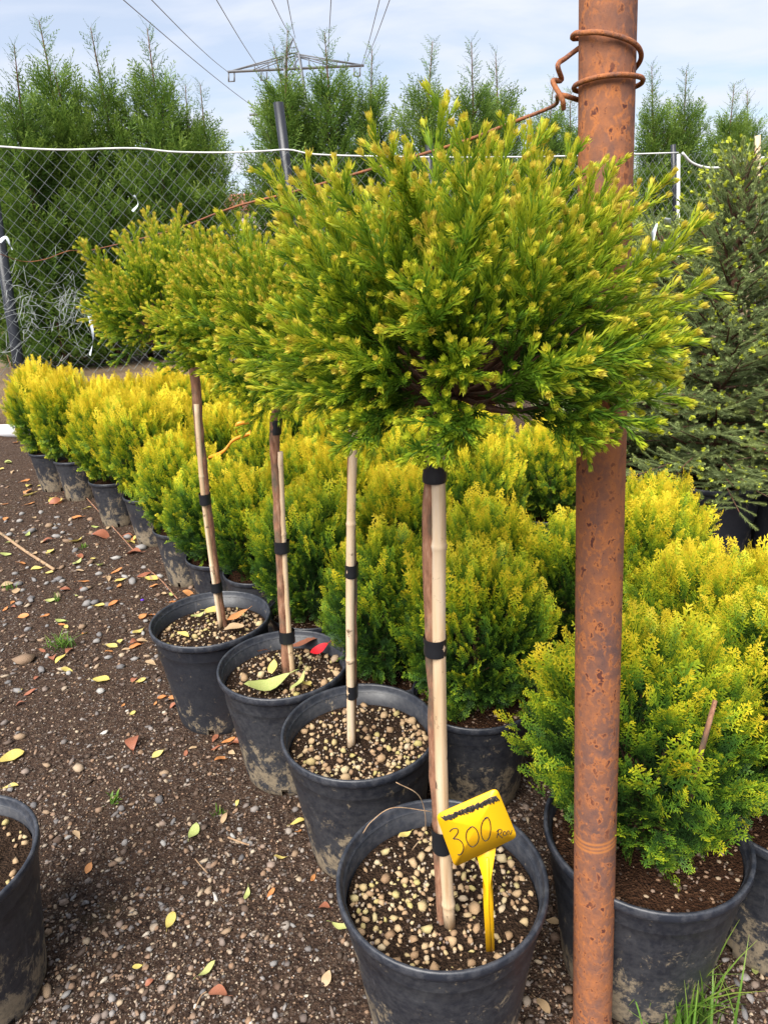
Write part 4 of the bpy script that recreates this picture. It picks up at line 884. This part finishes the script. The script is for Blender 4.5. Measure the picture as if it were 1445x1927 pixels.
for a in [(22, 1427, 48, 'yellow'), (298, 1420, 24, 'yellow'), (252, 1400, 42, 'brown'), (365, 1570, 40, 'green'), (168, 1635, 26, 'orange'), (466, 1684, 30, 'green'), (510, 1681, 24, 'orange'), (322, 1735, 40, 'yellow'), (411, 1872, 40, 'brown'), (390, 1830, 42, 'green'),
          (60, 1770, 40, 'yellow'), (145, 1572, 30, 'tan'), (260, 1820, 20, 'yellow'), (282, 1850, 18, 'brown'), (615, 1838, 30, 'tan'), (640, 1745, 38, 'green'), (560, 1545, 30, 'yellow'), (422, 1540, 26, 'tan'), (430, 1395, 30, 'orange'), (405, 1390, 28, 'brown'), (250, 1345, 18, 'yellow'),
          (45, 1160, 24, 'orange'), (115, 1170, 22, 'green'), (85, 1160, 24, 'orange'), (100, 1240, 26, 'brown'), (115, 1240, 28, 'yellow'), (130, 1225, 24, 'brown'), (190, 1280, 34, 'yellow'), (270, 1160, 22, 'orange'), (272, 1083, 30, 'brown'), (215, 1135, 26, 'orange'), (145, 1020, 30, 'yellow'), (190, 1010, 36, 'brown'),
          (253, 1041, 36, 'brown'), (285, 1090, 28, 'yellow'), (148, 912, 28, 'brown'), (135, 925, 34, 'brown'), (48, 905, 24, 'orange'), (110, 945, 28, 'yellow'), (205, 1090, 26, 'tan'), (325, 1120, 22, 'green'), (220, 1075, 26, 'orange'), (30, 833, 16, 'orange'), (1300, 1815, 38, 'tan'), (1420, 1825, 30, 'green'), (1405, 1730, 30, 'yellow'),
          (1020, 1895, 40, 'tan'), (1040, 1735, 26, 'tan'), (1210, 1905, 50, 'yellow'), (20, 1480, 30, 'yellow'), (300, 1195, 16, 'yellow'), (255, 1210, 30, 'brown'), (210, 1215, 24, 'yellow'), (80, 1225, 18, 'brown'), (40, 1060, 26, 'orange'), (70, 1070, 24, 'yellow'), (95, 1040, 26, 'yellow'), (330, 1135, 24, 'orange')]: leaf(*a)
for k in range(60):
    b = rl.uniform(870, 1330); leaf(rl.uniform(0, 100 + (b - 850) * 0.62), b, rl.uniform(13, 26), rl.choice(['yellow', 'orange', 'brown', 'tan', 'green'], p=[.32, .22, .2, .16, .1]))
for k in range(46):
    sh = SHRUBS[int(rl.integers(0, 8))] if k % 3 else POTS[1 + int(rl.integers(0, 3))]; a = rl.uniform(2.6, 5.2); q_ = sh['R'] * .74 + rl.uniform(.02, .10)
    px_, py_ = to_px((sh['p'][0] + q_ * math.cos(a), sh['p'][1] + q_ * math.sin(a), 0)); leaf(px_, py_, rl.uniform(16, 30), rl.choice(['yellow', 'orange', 'brown', 'tan'], p=[.25, .2, .35, .2]), tilt=.3)
zs = SOILZ + 0.012
leaf(505, 1292, 88, 'green', zs + .006, label='large pale green leaf lying in the pot with the red leaf', group='leaves in the pots', rz=.35, k=1, tilt=.05)
leaf(565, 1285, 50, 'green', zs + .01, label='small upright green leaf beside the large pale green one in the pot', group='leaves in the pots', rz=1.0, k=0, tilt=.4)
leaf(515, 1255, 32, 'yellow', zs + .02, label='little yellow green seedling leaf in the pot with the red leaf', group='leaves in the pots', rz=1.5, k=2, tilt=.3)
leaf(578, 1288, 30, 'yellow', zs, label='small yellow leaf by the cane in the pot with the red leaf', group='leaves in the pots', k=2)
leaf(575, 1210, 60, 'brown', zs + .012, label='curled red brown leaf beside the bright red leaf in the pot', group='leaves in the pots', rz=.3, k=0)
leaf(495, 1225, 30, 'brown', zs + .012, label='small dark red leaf near the pot wall, left of the cane', group='leaves in the pots', rz=.9, k=0, tilt=.4)
leaf(448, 1158, 44, 'orange', zs + .012, label='orange brown curled leaf in the pot of the leaning tree', group='leaves in the pots', rz=.4, k=0)
leaf(442, 1182, 42, 'tan', zs + .006, label='tan leaf at the trunk foot of the leaning tree', group='leaves in the pots', rz=0, k=2)
leaf(372, 1160, 32, 'green', zs + .006, label='thin green leaf on pebbles in the leaning tree pot', group='leaves in the pots', rz=.9, k=0)
leaf(400, 1150, 40, 'yellow', zs + .01, label='yellow leaf behind the trunk of the leaning tree', group='leaves in the pots', rz=2.6, k=2)
leaf(345, 1194, 30, 'yellow', zs, label='yellow curled leaf at the near edge of the leaning tree pot', group='leaves in the pots', rz=2.6, k=0)
leaf(762, 1572, 28, 'yellow', zs + .004, label='small yellow leaf on the pebbles of the price tag pot', group='leaves in the pots', rz=.5, k=1)
p_ = at_z(602, 1222, zs + .012); V = []
m_ = leaf_mesh(91, M['red'], .5); o = link('red_leaf', m_, None, p_, (.25, -.2, .5), .062); tag(o, 'bright red curled leaf lying on the pebbles in a pot', 'leaf')
p_ = at_z(632, 1243, SOILZ); o = link('stone', stones['stone_tan'][0], None, p_ + np.array([0, 0, .008]), (0, 0, 1), .022); tag(o, 'largest tan stone in the pot with the red leaf', 'stone')

# ------------------------------------------------------------------ weeds, grass, sticks
def tuft(name, px, py, n, h, spread, label, seed, w=0.0022, bend=0.6):
    rng = np.random.default_rng(seed); b = at_z(px, py, 0.0); mb = MB()
    for k in range(n):
        a = rng.uniform(0, 6.283); l = h * rng.uniform(.45, 1.1); lean = rng.uniform(.15, 1) * bend; o = np.array([math.cos(a), math.sin(a), 0]); s_ = np.array([-o[1], o[0], 0]); p0 = rng.normal(size=3) * spread * .35; p0[2] = -.004; us = np.linspace(0, 1, 6)
        P = np.array([p0 + o * lean * l * u * u + np.array([0, 0, l * (u - .42 * lean * u * u)]) for u in us]); ww = w * (1 - us ** 1.6) + .0002
        V = np.concatenate([P - s_ * ww[:, None], P + s_ * ww[:, None]]); mb.add(V, quads([(i, i + 1, 6 + i + 1, 6 + i) for i in range(5)]), np.tile(us, 2) * .8 + rng.uniform(-.1, .25))
    b[2] = gz(b[0], b[1]); tag(link(name, mb.mesh(name, M['grass']), None, b), label, 'grass')
tuft('grass_tuft', 1285, 1915, 120, .20, .10, 'bright green grass tuft growing at the foot of the pot behind the pole', 1, .0024)
tuft('grass_tuft', 1215, 1900, 26, .13, .03, 'thin grass clump between the rusty pole and the green tuft', 2)
tuft('grass_tuft', 118, 1215, 60, .075, .07, 'low spreading grass tuft on the mossy patch of the path', 3, .002, 1.1)
tuft('weed_sprout', 215, 1505, 22, .025, .03, 'tiny green weed sprouting on the gravel path', 4, .005, .9)
tuft('weed_sprout', 110, 1130, 14, .05, .02, 'small weed among the leaves beyond the grass tuft', 5)
tuft('weed_sprout', 412, 1530, 14, .03, .02, 'tiny weed sprout near the muddy pot', 6)
tuft('weed_sprout', 160, 1030, 18, .03, .04, 'low green weed by the yellow leaves along the shrub pots', 7, .004)
tuft('weed_sprout', 20, 1105, 14, .05, .03, 'small weed tuft by the bamboo stick on the path', 8)
def stick(name, pts, r, mat, label, cat, z=0.012):
    P = [at_z(a, b, 0) for a, b in pts]; P = np.array([[p[0], p[1], float(gz(p[0], p[1])) + (z if np.isscalar(z) else z[i])] for i, p in enumerate(P)]); V, F = tube(spline(P, 24), r, 7); tag(link(name, mesh(name, V, F, mat)), label, cat)
stick('dry_cane', [(-30, 985), (0, 1004), (50, 1040), (103, 1074)], .008, M['wood'], 'dry tan cane lying on the gravel path', 'stick')
stick('thin_runner', [(42, 795), (60, 820), (90, 856), (130, 905), (165, 940), (215, 995), (255, 1040)], .0035, M['bark'], 'thin reddish shoot trailing past the grey pots', 'twig', z=[.22, .16, .10, .03, .012, .01, .01])
stick('thin_runner', [(280, 1075), (305, 1095), (335, 1130)], .003, M['bark'], 'short reddish twig on the soil behind the leaning tree pot', 'twig')
stick('twig', [(368, 1905), (380, 1880), (390, 1872)], .0015, M['wood'], 'short dry twig beside the brown leaf', 'twig')
stick('twig', [(430, 1580), (458, 1590), (470, 1593)], .0025, M['wood'], 'short tan twig on the gravel near the muddy pot', 'twig')
stick('twig', [(368, 1620), (380, 1635), (392, 1648)], .0015, M['wood'], 'thin bent twig on the gravel between leaves', 'twig')
def airtwig(pts, Y, r, label):
    P = spline([at_y(a, b, Y + k * .004) for k, (a, b) in enumerate(pts)], 20); V, F = tube(P, r, 5); tag(link('dry_stalk', mesh('dry_stalk', V, F, M['wood'])), label, 'twig')
Y1 = POTS[0]['p'][1]
airtwig([(775, 1600), (800, 1560), (790, 1500), (745, 1472)], Y1 + .05, .0009, 'thin dry stalk rising beside the trunk in the price tag pot')
airtwig([(683, 1568), (700, 1545), (740, 1520), (810, 1527)], Y1 + .10, .0009, 'thin dry stalk arching over the price tag pot rim')
p_ = at_z(269, 1132, 0.0); V, F = ico(); tag(link('purple_petal', mesh('purple_petal', V * np.array([1, .7, .5]), F, M['purple']), None, (p_[0], p_[1], .008), None, .010), 'tiny purple scrap on the soil behind the leaning tree pot', 'petal')

# ------------------------------------------------------------------ white pipe, plastic scraps, torn net, ribbon
a0, b0 = at_z(-160, 816, 0.06), at_z(70, 810, 0.06)
V, F = tube([a0 + (a0 - b0) * 1.2, a0, b0, b0 + (b0 - a0) * .25], 0.062, 20); tag(link('white_pipe', mesh('white_pipe', V, F, M['pvc'])), 'white plastic pipe lying on the soil before the fence', 'pipe')
def strip(name, pts, w, mat, label, cat, fn):
    P = spline([fn(*q) for q in pts], 18); T = nrm(np.gradient(P, axis=0)); sd = nrm(np.cross(T, np.array([0.3, 1, 0.2]))) * w
    ph = np.linspace(0, 5, 18)[:, None]; sd = sd * np.cos(ph * .5) + np.array([0, 1, 0]) * w * np.sin(ph * .5); off = np.array([0, .0008, 0])
    V = np.concatenate([P - sd, P + sd, P + sd + off, P - sd + off]); n = 18; F = quads([(k * n + i, k * n + i + 1, ((k + 1) % 4) * n + i + 1, ((k + 1) % 4) * n + i) for k in range(4) for i in range(n - 1)])
    tag(link(name, mesh(name, V, F, mat)), label, cat)
ff = lambda a, b: fence_pt(a, b) + np.array([0, -.03, 0])
strip('plastic_strip', [(3, 455), (15, 447), (22, 460), (27, 470)], .018, M['plastic_white'], 'white plastic strip caught in the fence above the net', 'plastic strip', ff)
strip('plastic_strip', [(252, 398), (262, 385), (258, 372), (254, 368)], .012, M['plastic_white'], 'small white plastic strip caught high in the fence', 'plastic strip', ff)
strip('plastic_strip', [(170, 590), (176, 615), (178, 640), (172, 668)], .018, M['plastic_white'], 'long white plastic strip hanging low on the fence', 'plastic strip', ff)
rn = np.random.default_rng(12); mb = MB()
for k in range(120):
    g = k % 2; cxn, cyn = ((50, 570), (135, 565))[g]; a, b = cxn + rn.normal() * 16, cyn + rn.normal() * 38; dx = rn.normal() * 24; dy = abs(rn.normal()) * 26
    P = spline([ff(a, b) + np.array([0, .02, 0]), ff(a + dx * .5, b + dy * .7) + np.array([0, rn.uniform(-.02, .05), 0]), ff(a + dx, b + dy * .4 + 10) + np.array([0, .02, 0])], 8); mb.add(*tube(P, .0012, 3, False))
tag(link('torn_net', mb.mesh('torn_net', M['net'])), 'torn white netting snagged on the lower chain link fence', 'netting')
rib = [at_z(393, 862, .62), at_z(420, 850, .66), at_z(440, 828, .70), at_z(470, 815, .72), at_z(466, 797, .78), at_z(444, 800, .78), at_z(446, 815, .73)]
P = spline(rib, 30); sd = np.array([.1, .2, 1.0]) * .008; off = np.array([.0004, -.0006, 0]); V = np.concatenate([P - sd, P + sd, P + sd + off, P - sd + off]); n = 30
tag(link('orange_ribbon', mesh('orange_ribbon', V, quads([(k * n + i, k * n + i + 1, ((k + 1) % 4) * n + i + 1, ((k + 1) % 4) * n + i) for k in range(4) for i in range(n - 1)]), M['orange'])), 'thin orange ribbon looped over the golden conifer balls', 'ribbon')

# ------------------------------------------------------------------ pylon, conductors, far house
PD = 120.0
def pp(px, py, dy=0.0): return at_y(px, py, PD + dy)
pyl = link('pylon', None, loc=(0, 0, 0)); tag(pyl, 'distant grey lattice electricity pylon rising over the hedge', 'pylon')
pc = pp(552, 125); pyl.location = (pc[0], pc[1], BANK); O = np.array([pc[0], pc[1], BANK])
def strut(mb, a, b, r=.11): mb.add(*tube([np.asarray(a) - O, np.asarray(b) - O], r, 5))
body = MB(); ztp = pp(552, 103)[2]; zb_ = BANK; hw0, hw1 = 3.6, 1.0; lev = np.linspace(0, 1, 12)
def corner(u, i): h = hw0 + (hw1 - hw0) * min(1, u * 1.02); z = zb_ + (ztp - zb_) * u; sx, sy = [(-1, -1), (1, -1), (1, 1), (-1, 1)][i]; return np.array([pc[0] + sx * h, pc[1] + sy * h, z])
for i in range(4):
    strut(body, corner(0, i), corner(1, i), .15)
    for k in range(11):
        j = (i + 1) % 4; strut(body, corner(lev[k], i), corner(lev[k + 1], j), .07); strut(body, corner(lev[k], j), corner(lev[k + 1], i), .07); strut(body, corner(lev[k + 1], i), corner(lev[k + 1], j), .06)
link('tower_body', body.mesh('tower_body', M['steel']), pyl)
pk = MB(); apex = pp(552, 72)
for i in range(4): strut(pk, corner(1, i), apex, .11)
strut(pk, pp(547, 90), pp(557, 90), .07); link('peak', pk.mesh('peak', M['steel']), pyl)
def arm(l, r, th):
    mb = MB(); L_, R__ = pp(*l), pp(*r); C0, C1 = pp(552, th), pp(552, (l[1] + r[1]) / 2)
    for dy in (-.8, .8):
        o = np.array([0, dy, 0]); strut(mb, L_ + o * .2, R__ + o * .2 + (0, 0, 0), .16); strut(mb, L_, C0 + o, .10); strut(mb, R__, C0 + o, .10); strut(mb, L_ * .6 + C1 * .4 + o * .6, C0 + o, .07); strut(mb, R__ * .6 + C1 * .4 + o * .6, C0 + o, .07)
        for u in np.linspace(.1, .9, 9):
            p0 = L_ * (1 - u) + R__ * u; cc = min(u, 1 - u) * 2; q0 = p0 * (1 - 0) + np.array([0, 0, (C0[2] - p0[2]) * cc * .9]); strut(mb, p0 + o * cc, q0 + o * cc * .8, .05)
    link('cross_arm', mb.mesh('cross_arm', M['steel']), pyl)
arm((429, 135), (685, 123), 103); arm((470, 216), (640, 205), 192)
for a, b in [(436, 140), (497, 138), (611, 133), (672, 130)]:
    mb = MB(); t0 = pp(a, b - 2); t1 = pp(a, b + 13); sp = np.array([.42, 0, 0])
    strut(mb, t0 - sp, t1 - sp, .12); strut(mb, t0 + sp, t1 + sp, .12); strut(mb, t1 - sp * 1.2, t1 + sp * 1.2, .10); link('insulator', mb.mesh('insulator', M['steel']), pyl)
LINES = [((495, 214), (233, 0)), ((431, 137), (286, 0)), ((497, 140), (408, 0)), ((552, 72), (512, 0)), ((556, 72), (541, 0)), ((614, 136), (623, 0)), ((678, 130), (714, 0)), ((683, 124), (733, 0))]
for k, (a, b) in enumerate(LINES):
    A = pp(*a); B = at_y(b[0], b[1], 46); dv = B - A; pts = [A, A + dv * .5 + np.array([0, 0, -.25]), B, B + dv * 1.0 + np.array([0, 0, 1.2]), B + dv * 2.2 + np.array([0, 0, 5])]
    V, F = tube(spline(pts, 40), np.linspace(.038, .018, 40), 5); tag(link('power_line', mesh('power_line', V, F, M['cable'])), 'thin grey overhead power line running to the pylon', 'power line', 'power lines')
hp_ = at_y(455, 402, 42); hr = link('far_house', None, loc=(hp_[0], hp_[1], BANK)); tag(hr, 'far pale house with a reddish roof seen through the hedge gap', 'house')
hh = hp_[2] - BANK; V, F = box((0, 0, hh / 2), 4.4, 4, hh); link('wall', mesh('wall', V, F, M['farwall'], smooth=False), hr)
V = np.array([(-2.6, -2.3, hh), (2.6, -2.3, hh), (2.6, 2.3, hh), (-2.6, 2.3, hh), (-2.6, 0, hh + 1.0), (2.6, 0, hh + 1.0)]); link('roof', mesh('roof', V, np.array([(0, 1, 5), (0, 5, 4), (2, 3, 4), (2, 4, 5), (0, 4, 3), (1, 2, 5), (0, 3, 2), (0, 2, 1)]), M['roof'], smooth=False), hr)
print('TRIS', sum(len(m.polygons) for m in bpy.data.meshes), 'fence top', ztop, 'pole', pb, ptop, dia)
